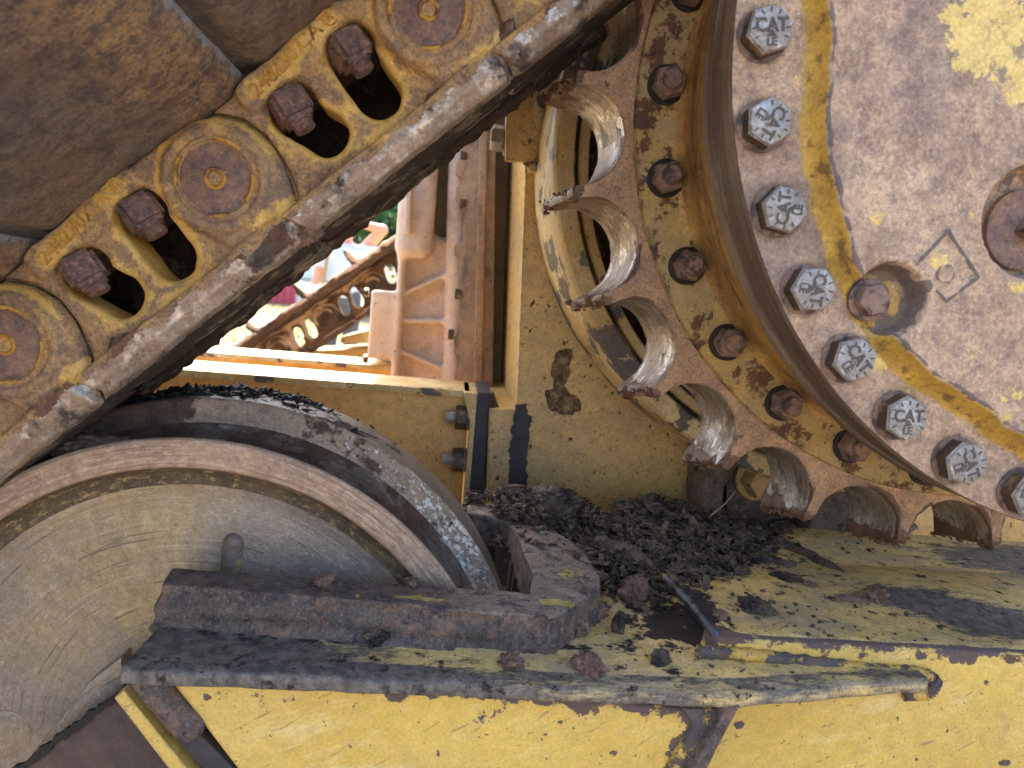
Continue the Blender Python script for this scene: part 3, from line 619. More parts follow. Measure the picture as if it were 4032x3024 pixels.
# ================================================================== CHASSIS WALL, BEAM, CASTING
def hexnut(bm, c, axis, r, hgt, rot=0, seg=6, dome=True, rb=.0008):
    """hexagonal head: c = base centre, axis = direction"""
    ax = Vector(axis).normalized(); e1 = ax.orthogonal().normalized(); e2 = ax.cross(e1); c = Vector([float(q) for q in c])
    lv = []
    prof = [(r*.97, 0), (r, hgt*.04), (r, hgt*.82), (r*.9, hgt)] if dome else [(r, 0), (r, hgt)]
    for rr, hh in prof:
        lv.append([bm.verts.new(c+ax*hh+(e1*math.cos(2*math.pi*i/seg+rot)+e2*math.sin(2*math.pi*i/seg+rot))*rr) for i in range(seg)])
    for a, b_ in zip(lv[:-1], lv[1:]):
        for i in range(seg): bm.faces.new((a[i], a[(i+1) % seg], b_[(i+1) % seg], b_[i]))
    bm.faces.new(lv[0][::-1]); bm.faces.new(lv[-1]); return e1, e2
def cyl(bm, c, axis, r, hgt, seg=28, bev=.0006):
    return hexnut(bm, c, axis, r, hgt, 0, seg)
YW = .95
ch = thing('chassis_wall', 'broad olive yellow steel wall of the machine behind the sprocket teeth', 'chassis wall', tuple(U(1400, 1000, YW)))
# wall as a dense sheet with thickness, its wear following the plate edges
def densewall():
    left = [(1158, -300), (1145, 90), (1130, 500), (1116, 884), (1058, 884), (1046, 1200), (1040, 1500)]
    bm = bmesh.new(); pts = [U(x, y, YW) for x, y in left]
    pts[-1][2] = -.62; top = pts[0].copy(); top[2] = .95; br = np.array((1.5, YW, -.62)); tr = np.array((1.5, YW, .95))
    prism(bm, pts[::-1]+[br, tr, top][0:0]+[top, tr, br], (0, .36, 0), .002); return bm
from_bm('wall_plate', densewall(), 'wall', ch)
bm = bmesh.new()
def jag(pxs, amp=5, step=5, seed=3):
    o = []
    for (a, b_) in zip(pxs, pxs[1:]+pxs[:1]):
        L_ = math.hypot(b_[0]-a[0], b_[1]-a[1]); n = max(1, int(L_/step)); nx_, ny_ = -(b_[1]-a[1])/L_, (b_[0]-a[0])/L_
        for k in range(n):
            t_ = k/n; x = a[0]+(b_[0]-a[0])*t_; y = a[1]+(b_[1]-a[1])*t_; w_ = amp*(mnoise.noise(Vector((x*.05, y*.05, seed)))+.8*mnoise.noise(Vector((x*.17, y*.17, seed+4)))); o.append((x+nx_*w_, y+ny_*w_))
    return o
pts = [U(x, y, YW-.0015) for x, y in jag([(1112, 876), (1132, 874), (1150, 900), (1146, 930), (1139, 990), (1136, 1110), (1096, 1110), (1100, 1000), (1104, 940), (1110, 905)], 7)]
prism(bm, pts, (0, .004, 0), 0); o = from_bm('rubbed_strip', bm, 'black_edge', ch)
# black bead at the foot of the plate edge, channel behind it
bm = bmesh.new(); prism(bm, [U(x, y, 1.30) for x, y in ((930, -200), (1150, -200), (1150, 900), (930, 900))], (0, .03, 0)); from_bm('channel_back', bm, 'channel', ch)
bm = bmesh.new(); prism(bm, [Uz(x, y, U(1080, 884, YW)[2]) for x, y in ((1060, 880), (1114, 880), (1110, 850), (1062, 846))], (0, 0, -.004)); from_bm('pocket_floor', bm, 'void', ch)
# upper notched plate with a weld and a bolt
plate('gusset', [(1094, 120), (1180, 20), (1166, 350), (1092, 346)], YW-.03, .012, 'wall', ch)
bm = bmesh.new()
def bead(bm, pts, r, seg=10, wob=.18, n=30):
    P = [Vector([float(c) for c in p]) for p in pts]; Q = []
    for a, b_ in zip(P[:-1], P[1:]): Q += [a.lerp(b_, k/n) for k in range(n)]
    Q.append(P[-1]); pr = None; first = None
    for i, q in enumerate(Q):
        d = (Q[min(i+1, len(Q)-1)]-Q[max(i-1, 0)]).normalized(); e1 = d.orthogonal().normalized(); e2 = d.cross(e1)
        rr = r*(1+wob*math.sin(i*1.7)*.5+wob*random.uniform(-.5, .5))*(1 if 0 < i < len(Q)-1 else .3)
        ring = [bm.verts.new(q+(e1*math.cos(6.2832*k/seg)+e2*math.sin(6.2832*k/seg))*rr) for k in range(seg)]
        if pr: [bm.faces.new((pr[k], pr[(k+1) % seg], ring[(k+1) % seg], ring[k])) for k in range(seg)]
        else: first = ring
        pr = ring
    bm.faces.new(first[::-1]); bm.faces.new(pr)
bead(bm, [U(1176, 100, YW-.022), U(1164, 230, YW-.022), U(1154, 345, YW-.02), U(1158, 372, YW-.018)], .0105, wob=.12)
from_bm('weld', bm, 'cream', ch, angle=80)
bm = bmesh.new(); bead(bm, [U(1146, 338, YW-.022), U(1154, 352, YW-.016)], .011); from_bm('weld_end', bm, 'oxide', ch, angle=80)
bt = thing('flange_bolt', 'grey hex bolt pointing left from the notched plate beside the sprocket', 'bolt', tuple(U(1075, 298, YW)))
bm = bmesh.new(); hexnut(bm, U(1088, 300, YW), (-1, 0, 0), .0165, .0165, .3); from_bm('bolt_head', bm, 'zinc', bt)
bm = bmesh.new(); cyl(bm, U(1096, 301, YW), (-1, 0, 0), .021, .004); from_bm('washer', bm, 'washer', bt)
# ribbed dusty casting
YC = 1.22
zc_ = lambda y, x=925: U(x, y, YC)[2]
def P3(x, y, Y=YC): return U(x, y, Y)
cs = thing('gearbox_casting', 'dusty pinkish tan ribbed casting standing behind the black ended beam', 'casting', tuple(P3(925, 820)))
def casting(x, y, z):
    sk_ = (z-P3(925, 600)[2])*.0
    def bx(x0, x1, y0, y1, ya, yb, r=.006, tilt=True):
        a = P3(x0, (y0+y1)/2); b_ = P3(x1, (y0+y1)/2); t = P3((x0+x1)/2, y0); bt_ = P3((x0+x1)/2, y1)
        c = ((a[0]+b_[0])/2, (ya+yb)/2, (t[2]+bt_[2])/2)
        return sd_box(x, y, z, c, ((b_[0]-a[0])/2, (yb-ya)/2, (t[2]-bt_[2])/2), r)
    d = bx(862, 990, 505, 900, YC+.03, YC+.4, .012)
    d = smin(d, bx(850, 868, 508, 900, YC-.005, YC+.4, .012), .012)       # left pillar
    d = smin(d, sd_cap(x, y, z, P3(1004, -150, YC+.012), P3(976, 900, YC+.012), .017), .014)    # right round pillar
    d = smin(d, bx(880, 962, -260, 560, YC-.022, YC+.4, .02), .014)           # upper block
    for (a, b_) in (((862, 640), (968, 592)), ((862, 693), (966, 694)), ((862, 757), (962, 800))):
        d = smin(d, sd_cap(x, y, z, P3(*a, YC+.012), P3(*b_, YC+.012), .0042), .006)
        d = smin(d, sd_cap(x, y, z, P3(*a, YC+.025), P3(*b_, YC+.025), .0045), .004)
    d = smin(d, bx(797, 862, 628, 776, YC-.0, YC+.3, .006), .006)           # left box
    return d+.0006*vnoise(x, y, z, 120)
lo, hi = P3(790, 910), P3(1030, -240)
V, Fq = sdf_mesh(casting, (lo[0]-.02, YC-.06, lo[2]), (hi[0]+.03, YC+.18, hi[2]), .0034)
from_arrays('casting_body', V, Fq, 'cast_tan', cs)
# scalloped right flange of the casting
zig = [(1000, -240), (1000, 150), (996, 235), (988, 250), (994, 275), (1006, 285), (1004, 330), (990, 350), (988, 372), (1002, 388), (1002, 400), (990, 408), (988, 430), (1006, 452), (1004, 520), (986, 530), (984, 548), (996, 560), (998, 640), (992, 720), (985, 730), (984, 760), (990, 775), (984, 840)]
bm = bmesh.new(); prism(bm, [P3(x-4, y, YC-.03) for x, y in zig]+[P3(1064, 860, YC-.03), P3(1078, -240, YC-.03)], (0, .1, 0), .003); from_bm('flange', bm, 'cast_dark', cs)
bm = bmesh.new(); prism(bm, [P3(x, y, YC-.045) for x, y in ((1048, -200), (1064, -200), (1040, 860), (1022, 860))], (0, .02, 0), .003); from_bm('flange_edge', bm, 'cast_dark', cs)
bm = bmesh.new(); prism(bm, [P3(x, y, YC-.05) for x, y in ((876, 395), (888, 390), (886, 500), (874, 502))], (0, .04, 0), .003); from_bm('side_lug', bm, 'cast_tan', cs)
for x, y in ((1022, 338), (1021, 440), (1010, 636), (995, 723)):
    f = bm = bmesh.new(); hexnut(bm, P3(x-14, y, YC-.026), (-1, 0, 0), .0085, .010, .2); b0 = from_bm('bolt', bm, 'zincside', cs)
for x, y in ((795, 632), (793, 775)):
    bm = bmesh.new(); hexnut(bm, P3(x+2, y, YC+.02), (-1, 0, 0), .008, .008, .2); from_bm('bolt', bm, 'zincside', cs)
bm = bmesh.new(); a = P3(880, -230); prism(bm, [(a[0]-.1, YC-.02, a[2]-.02), (.25, YC-.02, a[2]-.02), (.25, YC-.02, 1.5), (a[0]-.1, YC-.02, 1.5)], (0, .5, 0), .01); from_bm('sun_blocker', bm, 'cast_tan', cs)  # unseen box added above the casting to keep sun off the ledge
# flanged beam with its black end plate
bmn = thing('cross_beam', 'yellow flanged beam with a black flame-cut end plate, nearer of the two beams', 'beam', tuple(U(800, 850, 1.0)))
zt = U(713, 819, 1.0)[2]
def pz(x, y, Y, z): p = U(x, y, Y); p[2] = z; return p
V = []
bm = bmesh.new(); a = U(300, 800, 1.0); e = U(1016, 850, 1.0)
z_ = zt
prism(bm, [(a[0], .985, z_), (a[0], .985, z_-.010), (a[0], 1.10, z_-.010), (a[0], 1.10, z_)], (e[0]-a[0], 0, 0), .0015); from_bm('top_flange', bm, 'cream', bmn)
bm = bmesh.new(); prism(bm, [(a[0], 1.0, z_-.0105), (a[0], 1.0, -.50), (a[0], 1.012, -.50), (a[0], 1.012, z_-.0105)], (e[0]-a[0], 0, 0)); from_bm('web', bm, 'amber', bmn)
bm = bmesh.new(); prism(bm, [(a[0], .985, -.36), (a[0], .985, -.37), (a[0], 1.10, -.37), (a[0], 1.10, -.36)], (e[0]-a[0], 0, 0), .001); from_bm('bottom_flange', bm, 'wall', bmn)
bm = bmesh.new(); x0 = U(1029, 900, .965)[0]; x1 = U(1062, 850, .965)[0]
prism(bm, [(x0, .965, z_+.002), (x1, .965, z_+.002), (x1, .965, -.5), (x0, .965, -.5)], (0, .13, 0), .002); from_bm('end_plate', bm, 'black_edge', bmn)
bm = bmesh.new(); prism(bm, [(x0-.02, .968, z_), (x0-.0005, .968, z_), (x0-.0005, .968, -.5), (x0-.008, .968, -.5), (x0-.008, .968, z_-.04)], (0, .12, 0), .002); from_bm('end_flange', bm, 'cream', bmn)
for x, y, lb in ((1004, 903, 'upper'), (1000, 994, 'lower')):
    t = thing('beam_bolt', f'{lb} of the two greasy nuts with threads beside the black end plate', 'bolt', tuple(U(x, y, .985)), 'nuts beside the black end plate')
    xb = x0-.0085
    c = np.array((xb, .985, U(x, y, .985)[2]))
    bm = bmesh.new(); cyl(bm, c, (-1, 0, 0), .0165, .004); from_bm('washer', bm, 'washer', t)
    bm = bmesh.new(); hexnut(bm, c+(-.004, 0, 0), (-1, 0, 0), .0165, .0155, .5); from_bm('nut', bm, 'zincside', t)
    bm = bmesh.new()
    for k in range(6): cyl(bm, c+(-.0195-.002*k, 0, 0), (-1, 0, 0), .0088, .0014, 20)
    cyl(bm, c+(-.0195, 0, 0), (-1, 0, 0), .0079, .013, 20); from_bm('thread', bm, 'zinc', t)
b2 = thing('rear_beam', 'farther yellow beam with a blown bright sunlit top edge', 'beam', tuple(U(600, 780, 1.25)))
zt2 = U(600, 771, 1.25)[2]; a = U(250, 800, 1.25); e = U(852, 800, 1.25)
bm = bmesh.new(); prism(bm, [(a[0], 1.24, zt2), (a[0], 1.24, zt2-.008), (a[0], 1.36, zt2-.008), (a[0], 1.36, zt2)], (e[0]-a[0], 0, 0), .0015); from_bm('top_flange', bm, 'cream', b2)
bm = bmesh.new(); prism(bm, [(a[0], 1.25, zt2-.0085), (a[0], 1.25, -.5), (a[0], 1.262, -.5), (a[0], 1.262, zt2-.0085)], (e[0]-a[0], 0, 0)); from_bm('web', bm, 'amber', b2)
# brake housing ring behind the sprocket
bh = thing('axle_housing', 'large peeling yellow flanged ring behind the sprocket, rust brown inside', 'axle housing', (HX, .85, HZ))
RB = HX-U(1180, 470, .80)[0]
def bdisp(V2): return dict(wear=.25+0*V2[:, 0])
lathe('ring', [(RB+.004, .949), (RB+.004, .90), (RB, .86), (RB, .80), (RB-.004, .795), (RB-.022, .795), (RB-.024, .80), (RB-.026, .83), (RB-.030, .83)], HX, HZ, 'cream', bh, 200, attrf=bdisp)
lathe('inner_ring', [(RB-.030, .835), (RB-.030, .81), (RB-.032, .808), (RB-.040, .808), (RB-.042, .812), (RB-.045, .85)], HX, HZ, 'cream', bh, 200)
lathe('recess', [(RB-.044, .85), (RB-.05, .86), (.12, .86), (.1, .76), (.0, .76)], HX, HZ, 'rust_in', bh, 160)
for k in range(20):
    an = math.radians(170+18*k-2); bm = bmesh.new(); c = (HX+math.cos(an)*(RB-.07), .8605, HZ+math.sin(an)*(RB-.07))
    hexnut(bm, c, (0, -1, 0), .016, .02, k); cyl(bm, c, (0, -1, 0), .021, .004); from_bm('bolt', bm, 'rust_in', bh)
# low pivot cover behind the bottom teeth
pv = thing('pivot_cover', 'dark round cover with a big bolt seen through the low sprocket gap', 'cover', tuple(U(1650, 1060, .88)))
c = U(1668, 1080, .86)
lathe('cover_ring', [(.085, .94), (.085, .872), (.078, .864), (.062, .866), (.056, .885), (.05, .9), (.0, .9)], c[0], c[2], 'oxide', pv, 96)
bm = bmesh.new(); hexnut(bm, (c[0]-.008, .899, c[2]+.018), (0, -1, 0), .022, .03, .4); cyl(bm, (c[0]-.008, .899, c[2]+.018), (0, -1, 0), .029, .008); from_bm('bolt', bm, 'wall', pv)
plate('upright', [(1530, 985), (1572, 985), (1572, 1200), (1530, 1200)], .90, .04, 'cream', pv)
plate('upright_edge', [(1500, 940), (1529, 960), (1529, 1200), (1500, 1200)], .915, .03, 'oxide', pv)
plate('foot_block', [(1750, 1090), (1800, 1060), (1900, 1060), (1900, 1200), (1750, 1200)], .84, .08, 'oxide', pv, .004)

# ================================================================== SPROCKET
YS = .627; TS = .085
RV, RC, RT = .0425, .3815, .3945
sp_ = thing('sprocket', 'toothed drive sprocket with hooked worn teeth around the hub', 'sprocket', (HX, YS, HZ))
def tooth_outline(rc, rv, rt, hw):
    """one valley from tip to tip (14.4 deg apart): list of (r, angle)"""
    p = math.radians(14.4); mid = p/2; cx_, cy_ = rc*math.cos(mid), rc*math.sin(mid); o = [(rt, 0), (rt-.0004, hw/rt)]
    rj = rc+.002; a0 = math.acos(min(1, (rc**2+rv**2-rj**2)/(2*rc*rv)))
    for k in range(41):
        phi = mid+math.pi+(k/40-.5)*2*(math.pi-a0)*-1
        x, y = cx_+rv*math.cos(phi), cy_+rv*math.sin(phi); o.append((math.hypot(x, y), math.atan2(y, x)))
    o.append((rt-.0004, p-hw/rt)); return o
o_front = tooth_outline(.3768, .0424, .3815, .0026); o_back = tooth_outline(.3845, .0430, .3965, .0040)
def sprocket_segment(first_tip_deg, name):
    # starts and ends in the root of a valley
    ga, gb = [], []
    for k in range(-1, 6):
        for (qa, qb) in zip(o_front, o_back):
            ga.append((qa[0], qa[1]+math.radians(first_tip_deg+14.4*k))); gb.append((qb[0], qb[1]+math.radians(first_tip_deg+14.4*k)))
    lo_, hi_2 = math.radians(first_tip_deg-7.2), math.radians(first_tip_deg+64.8)
    sel = [i for i, q in enumerate(ga) if lo_-1e-4 <= q[1] <= hi_2+1e-4]
    out = [ga[i] for i in sel]; outb = [gb[i] for i in sel]
    n = len(out); rin = .3225; rows = []
    for (r, a), (rb, ab) in zip(out, outb):
        row = []; ch = .003
        for f in (0, .25, .5, .75, 1): row.append((rin+(r-ch-rin)*f, a, YS))
        row.append((r-ch*.3, a, YS+ch*.35)); row.append((r, a, YS+ch*1.2))
        for f in np.linspace(.1, .9, 14): row.append((r+(rb-r)*f, a+(ab-a)*f, YS+TS*f))
        row.append((rb, ab, YS+TS-ch)); row.append((rb-ch, ab, YS+TS)); row.append((rin, ab, YS+TS))
        rows.append(row)
    A = np.array(rows); m = A.shape[1]
    X = HX+A[..., 0]*np.cos(A[..., 1]); Z = HZ+A[..., 0]*np.sin(A[..., 1]); Y = A[..., 2].copy()
    tipw = sstep(.362, .386, A[..., 0])
    nz = fbm(X, Y, Z, 60, 3, 5); nz2 = fbm(X, Y, Z, 220, 2, 9)
    rad = (nz*.0020+nz2*.0007)*(.2+tipw*1.9); 
    isw = np.zeros_like(X); isw[:, 6:21] = 1
    R2 = A[..., 0]+np.where(np.arange(m)[None] >= 4, rad, 0)
    # burr rolled over the edges
    X = HX+R2*np.cos(A[..., 1]); Z = HZ+R2*np.sin(A[..., 1]); Y = Y+nz*.001*tipw-.0005*nz2
    X += nz2*.0006; Z += nz*.001*tipw
    V = np.stack([X, Y, Z], -1).reshape(-1, 3)
    i = np.arange(n-1)[:, None]; j = np.arange(m-1)[None]; a_ = i*m+j
    Fq = np.stack([a_, a_+m, a_+m+1, a_+1], -1).reshape(-1, 4); mi = np.tile(np.where((np.arange(m-1) >= 6) & (np.arange(m-1) < 21), 1, 0), n-1)
    caps = [[k for k in range(m)][::-1], [(n-1)*m+k for k in range(m)]]
    Fl = Fq.tolist()+caps; mi = np.concatenate([mi, [0, 0]])
    mud = sstep(.366, .388, A[..., 0])*1.15-.25+.5*sstep(.2, .8, fbm(X, Y, Z, 25, 2, 3))*0
    edge_near = np.zeros_like(X); edge_near[:, 4:7] = .55; edge_near[:, 20:] = .3
    att = (np.maximum(mud, edge_near*(.5+.5*np.sign(fbm(X, Y, Z, 18, 2, 8))))).reshape(-1)
    px2 = np.array(out); dl = np.hypot(np.diff(px2[:, 0]), np.diff(px2[:, 1])*px2[1:, 0]); arc_ = np.concatenate([[0], np.cumsum(dl)])
    sa = np.repeat(arc_[:, None], m, 1).ravel()+first_tip_deg; sy = A[..., 2].ravel()
    return from_arrays(name, V, Fl, ['spr_face', 'spr_wear'], sp_, attrs=dict(mud=att, sa=sa, sy=sy), mi=mi, angle=50)
for k in range(5):
    o = sprocket_segment(-166.7+72*k, 'sprocket_segment')
# bolts on the sprocket flange
YB = .632
bolt_src = None
for k in range(25):
    an = math.radians(-152.3+14.4*(k-3)); r0 = .3035
    c = (HX+math.cos(an)*r0, YB-.012, HZ+math.sin(an)*r0)
    e = bpy.data.objects.new('segment_bolt', None)
    if bolt_src is None or k < 9:
        bm = bmesh.new(); hexnut(bm, (0, -.003, 0), (0, -1, 0), .0138, .0135, random.random()); 
        cyl(bm, (0, -.0160, 0), (0, -1, 0), .0092, .0010, 28); cyl(bm, (0, -.0165, 0), (0, -1, 0), .0080, .0062, 28)
        me = bpy.data.meshes.new('bolt'); bmesh.ops.recalc_face_normals(bm, faces=bm.faces[:]); bm.to_mesh(me); bm.free(); me.materials.append(MT['rustbolt']); me.polygons.foreach_set('use_smooth', np.ones(len(me.polygons), bool)); me.set_sharp_from_angle(angle=.5)
        bm = bmesh.new(); cyl(bm, (0, 0, 0), (0, -1, 0), .0162, .0035, 32); m2 = bpy.data.meshes.new('washer'); bmesh.ops.recalc_face_normals(bm, faces=bm.faces[:]); bm.to_mesh(m2); bm.free(); m2.materials.append(MT['void'])
        bolt_src = (me, m2)
    o = bpy.data.objects.new('bolt', bolt_src[0]); COL.objects.link(o); o.parent = sp_; o.matrix_parent_inverse = Matrix.Translation(-Vector(sp_.location)); o.location = c
    q = bpy.data.objects.new('washer', bolt_src[1]); COL.objects.link(q); q.parent = o
    bpy.data.objects.remove(e)

# ================================================================== FINAL DRIVE HUB
hub = thing('final_drive', 'big round weathered yellow hub ringed with bright hex bolts', 'final drive', (HX, .45, HZ))
YH = .45
prof = [(.3095, YH+.0008), (.3103, YH+.003), (.3103, YH+.006), (.309, YH+.009), (.3085, YH+.02), (.3092, YH+.04), (.3095, YH+.052), (.308, YH+.056), (.300, YH+.060), (.296, YH+.065), (.292, YH+.10), (.289, YH+.14), (.286, YH+.155), (.288, YH+.163), (.292, YH+.168), (.300, YB-.012), (.3265, YB-.012), (.3275, YB-.010), (.3275, YB+.03)]
mi = [0]*8+[2]*6+[1]*4
lathe('hub_body', prof, HX, HZ, ['hub_band', 'hub_yellow', 'hub_cone'], hub, 420, mi=mi[:len(prof)-1], angle=50)
# cover relief
bandpx = [(1778, -60), (1775, 100), (1770, 250), (1785, 420), (1812, 510), (1838, 582)]
bandpx2 = [(1905, 722), (1960, 775), (2060, 850), (2212, 950), (2350, 1020)]
bnd = XZ(bandpx, YH-.004); bnd2 = XZ(bandpx2, YH-.004)
def polyang(pts):
    a = [math.atan2(z-HZ, x-HX) % (2*math.pi) for x, z in pts]; r = [math.hypot(x-HX, z-HZ) for x, z in pts]; return a, r
a1, r1 = polyang(bnd); a2, r2 = polyang(bnd2)
AA = np.array(a1+a2); RR = np.array(r1+r2); od = np.argsort(AA); AA, RR = AA[od], RR[od]+.0115
pc_ = XZ([(1906, 648)], YH-.004)[0]; pr_ = .0200
bp_ = XZ([(2238, 478)], YH-.012)[0]; br_ = .0345
plug_c = XZ([(1875, 648)], YH)[0]
dia = XZ([(2057, 497), (2118, 598), (2043, 650), (2028, 632), (1983, 565)], YH-.015)
dseg = [(XZ([a], YH-.015)[0], XZ([b_], YH-.015)[0]) for a, b_ in (((2052, 497), (2115, 598)), ((2115, 598), (2045, 651)), ((2052, 497), (1990, 563)), ((2045, 651), (2026, 630)))]
bolts_a = [math.radians(-177.9+10.43*k) for k in range(-10, 21)]
def cover_fields(X, Z):
    r = np.hypot(X-HX, Z-HZ); th = np.arctan2(Z-HZ, X-HX) % (2*np.pi)
    Rb = np.interp(th, AA, RR, period=2*np.pi)+.0012*np.sin(th*19)+.0006*np.sin(th*53)
    up = 1-sstep(Rb-.0125, Rb+.0005, r)                 # raised centre, slope of ~13 mm
    hole = 1-sstep(pr_-.0015, pr_+.0045, np.hypot(X-pc_[0], Z-pc_[1]))
    big = 1-sstep(br_-.0005, br_+.002, np.hypot(X-bp_[0], Z-bp_[1]))
    tt = np.clip((Rb+.0010-r)/.0135, 0, 1); h = .0135*np.where(r > Rb-.0125, tt**2.3, 1)
    h = h*(1-hole)
    lipd = np.hypot(X-pc_[0], Z-pc_[1])-pr_
    h = h-hole*.0015-big*.020
    de = np.full(X.shape, 1.)
    for a, b_ in dseg: de = np.minimum(de, sd_seg2(X, Z, a, b_, 0))
    dm = 1-sstep(.0004, .0020, de)
    q = XZ([(2045, 592)], YH-.015)[0]; rr_ = np.hypot(X-q[0], Z-q[1]); dm = np.maximum(dm, .6*(1-sstep(.0005, .0018, np.abs(rr_-.0055))))
    q = XZ([(2003, 618)], YH-.015)[0]; rr_ = np.hypot(X-q[0], Z-q[1]); dm = np.maximum(dm, 1-sstep(.003, .0055, rr_))
    h = h+dm*.0016
    for a in bolts_a:
        rb = np.hypot(X-(HX+math.cos(a)*.2915), Z-(HZ+math.sin(a)*.2915)); h = h-.0012*(1-sstep(.0166, .0176, rb))
    h = h+.0005*fbm(X, X*0, Z, 40, 3, 2)*(1-0*r)+.0012*vnoise(X, X*0, Z, 9, 4)*up
    band = sstep(Rb-.0150, Rb-.0105, r)*(1-sstep(Rb-.006, Rb+.003, r))
    return h, dict(up=up, hole=hole, big=big, dm=dm, band=band, r=r, Rb=Rb)
def blob(X, Z, lst):
    o = np.zeros(X.shape)
    for (x, y, rx, ry, s_) in lst:
        c = XZ([(x, y)], YH-.014)[0]; k = .45/1563.6
        o = np.maximum(o, s_*(1-sstep(.25, 1.45, np.hypot((X-c[0])/(rx*k), (Z-c[1])/(ry*k)))))
    return o
# polar grid, refined where the features are
nth, rr_list = 1500, np.concatenate([np.linspace(.0, .04, 5)[:-1], np.linspace(.04, .3095, 205)])
T, Rg = np.meshgrid(np.linspace(0, 2*np.pi, nth, endpoint=False), rr_list, indexing='ij')
X = HX+Rg*np.cos(T); Z = HZ+Rg*np.sin(T); h, fd = cover_fields(X, Z)
V = np.stack([X, YH-h, Z], -1).reshape(-1, 3); m = len(rr_list)
i = np.arange(nth)[:, None]; j = np.arange(m-1)[None]; a_ = i*m+j; b_ = ((i+1) % nth)*m+j
Fq = np.stack([a_, a_+1, b_+1, b_], -1).reshape(-1, 4)
paint = blob(X, Z, [(2150, 60, 135, 150, 1), (2230, 170, 90, 90, 1), (2060, 30, 60, 40, .9), (1895, 475, 26, 30, .85), (1890, 545, 26, 16, .85), (2100, 465, 14, 22, .8), (2030, 560, 36, 34, .75),
     (2100, 770, 26, 70, .6), (2180, 850, 60, 36, .9), (1990, 300, 8, 8, .7), (1900, 780, 80, 45, .95), (2080, 960, 30, 30, .8), (1725, 215, 36, 60, .65), (1800, 330, 30, 40, .5), (2150, 990, 30, 40, .8), (2190, 610, 40, 20, .6), (1925, 75, 40, 16, .3), (2210, 620, 50, 30, .9), (2150, 900, 70, 36, .8), (2120, 700, 40, 60, .5), (1980, 860, 50, 26, .8), (1750, 120, 16, 90, .7)])
dark = np.maximum(fd['dm'], np.maximum(fd['hole']*.3+fd['big']*.3+.55*np.exp(-((np.hypot(X-pc_[0], Z-pc_[1])-pr_-.001)/.0035)**2)*fd['up'], .75*np.exp(-((Rg-fd['Rb']+.0140)/.0016)**2)))  # emblem lines, plus shading painted on pocket wall, plug recesses and band crest
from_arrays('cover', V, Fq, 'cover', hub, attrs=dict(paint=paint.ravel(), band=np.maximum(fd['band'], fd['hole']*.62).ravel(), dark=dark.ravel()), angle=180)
# lettered bolts
def text_mesh(s_, size, depth, loc, R, bold=.0, xs=1.0):
    cu = bpy.data.curves.new('t', 'FONT'); cu.body = s_; cu.size = size; cu.extrude = depth; cu.offset = bold; cu.align_x = 'CENTER'; cu.align_y = 'CENTER'; cu.resolution_u = 3
    o = bpy.data.objects.new('t', cu); COL.objects.link(o); dg = bpy.context.evaluated_depsgraph_get(); me = bpy.data.meshes.new_from_object(o.evaluated_get(dg))
    bpy.data.objects.remove(o); bpy.data.curves.remove(cu)
    me.transform(Matrix.Translation(Vector([float(c) for c in loc])) @ R @ Matrix.Diagonal((xs, 1, 1, 1))); return me
R_face = Matrix.Rotation(math.radians(90), 4, 'X')     # text lying in XZ, facing -Y
HB = .0128
def hub_bolt(k, ang, trot, hrot, parent):
    c = Vector((HX+math.cos(ang)*.2915, YH+.0008, HZ+math.sin(ang)*.2915))
    bm = bmesh.new(); r = .0150
    hexnut(bm, (0, 0, 0), (0, -1, 0), r, HB*.955, hrot)
    for f in bm.faces: f.material_index = 0 if f.calc_center_median().y < -HB*.85 else 1
    top = [f for f in bm.faces if f.calc_center_median().y < -HB*.8]
    f0 = set(bm.faces); cyl(bm, (0, -HB*.8, 0), (0, -1, 0), .0124, HB*.2, 36)
    for f in set(bm.faces)-f0: f.material_index = 0
    me = bpy.data.meshes.new('b'); bmesh.ops.recalc_face_normals(bm, faces=bm.faces[:]); bm.to_mesh(me); bm.free(); me.materials.append(MT['zinc']); me.materials.append(MT['zincside']); me.materials.append(MT['letter'])
    me.polygons.foreach_set('use_smooth', np.ones(len(me.polygons), bool)); me.set_sharp_from_angle(angle=.5)
    if trot is not None:
        Rr = Matrix.Rotation(math.radians(trot), 4, 'Y')
        ms = [text_mesh('CAT', .0112, .00035, Rr @ Vector((0, -HB-.0001, .0014)), Rr @ R_face, .00030, .9),
              text_mesh('LE', .0070, .0003, Rr @ Vector((0, -HB-.0001, -.0080)), Rr @ R_face, .00015, .95)]
        b2_ = bmesh.new(); b2_.from_mesh(me)
        for mm in ms:
            n0 = len(b2_.faces); b2_.from_mesh(mm); b2_.faces.ensure_lookup_table()
            for f in b2_.faces[n0:]: f.material_index = 2; f.smooth = False
            bpy.data.meshes.remove(mm)
        n0 = len(b2_.faces)
        prism(b2_, [Rr @ Vector((x, -HB+.0002, z)) for x, z in ((-.0028, -.0046), (.0028, -.0046), (0, -.0008))], (0, -.0009, 0))
        for q in range(12):
            if q in (8, 9, 10): continue
            a = math.radians(q*30+0); p1 = Vector((math.cos(a)*.0090, 0, math.sin(a)*.0090)); p2 = Vector((math.cos(a)*.0117, 0, math.sin(a)*.0117)); s_ = Vector((-math.sin(a), 0, math.cos(a)))*.00035
            prism(b2_, [Rr @ (p+Vector((0, -HB+.0002, 0))) for p in (p1-s_, p2-s_, p2+s_, p1+s_)], (0, -.0007, 0))
        b2_.faces.ensure_lookup_table()
        for f in b2_.faces[n0:]: f.material_index = 2; f.smooth = False
        b2_.to_mesh(me); b2_.free()
    o = bpy.data.objects.new('bolt', me); COL.objects.link(o); o.parent = parent; o.matrix_parent_inverse = Matrix.Translation(-Vector(parent.location)); o.location = c
    return o, me
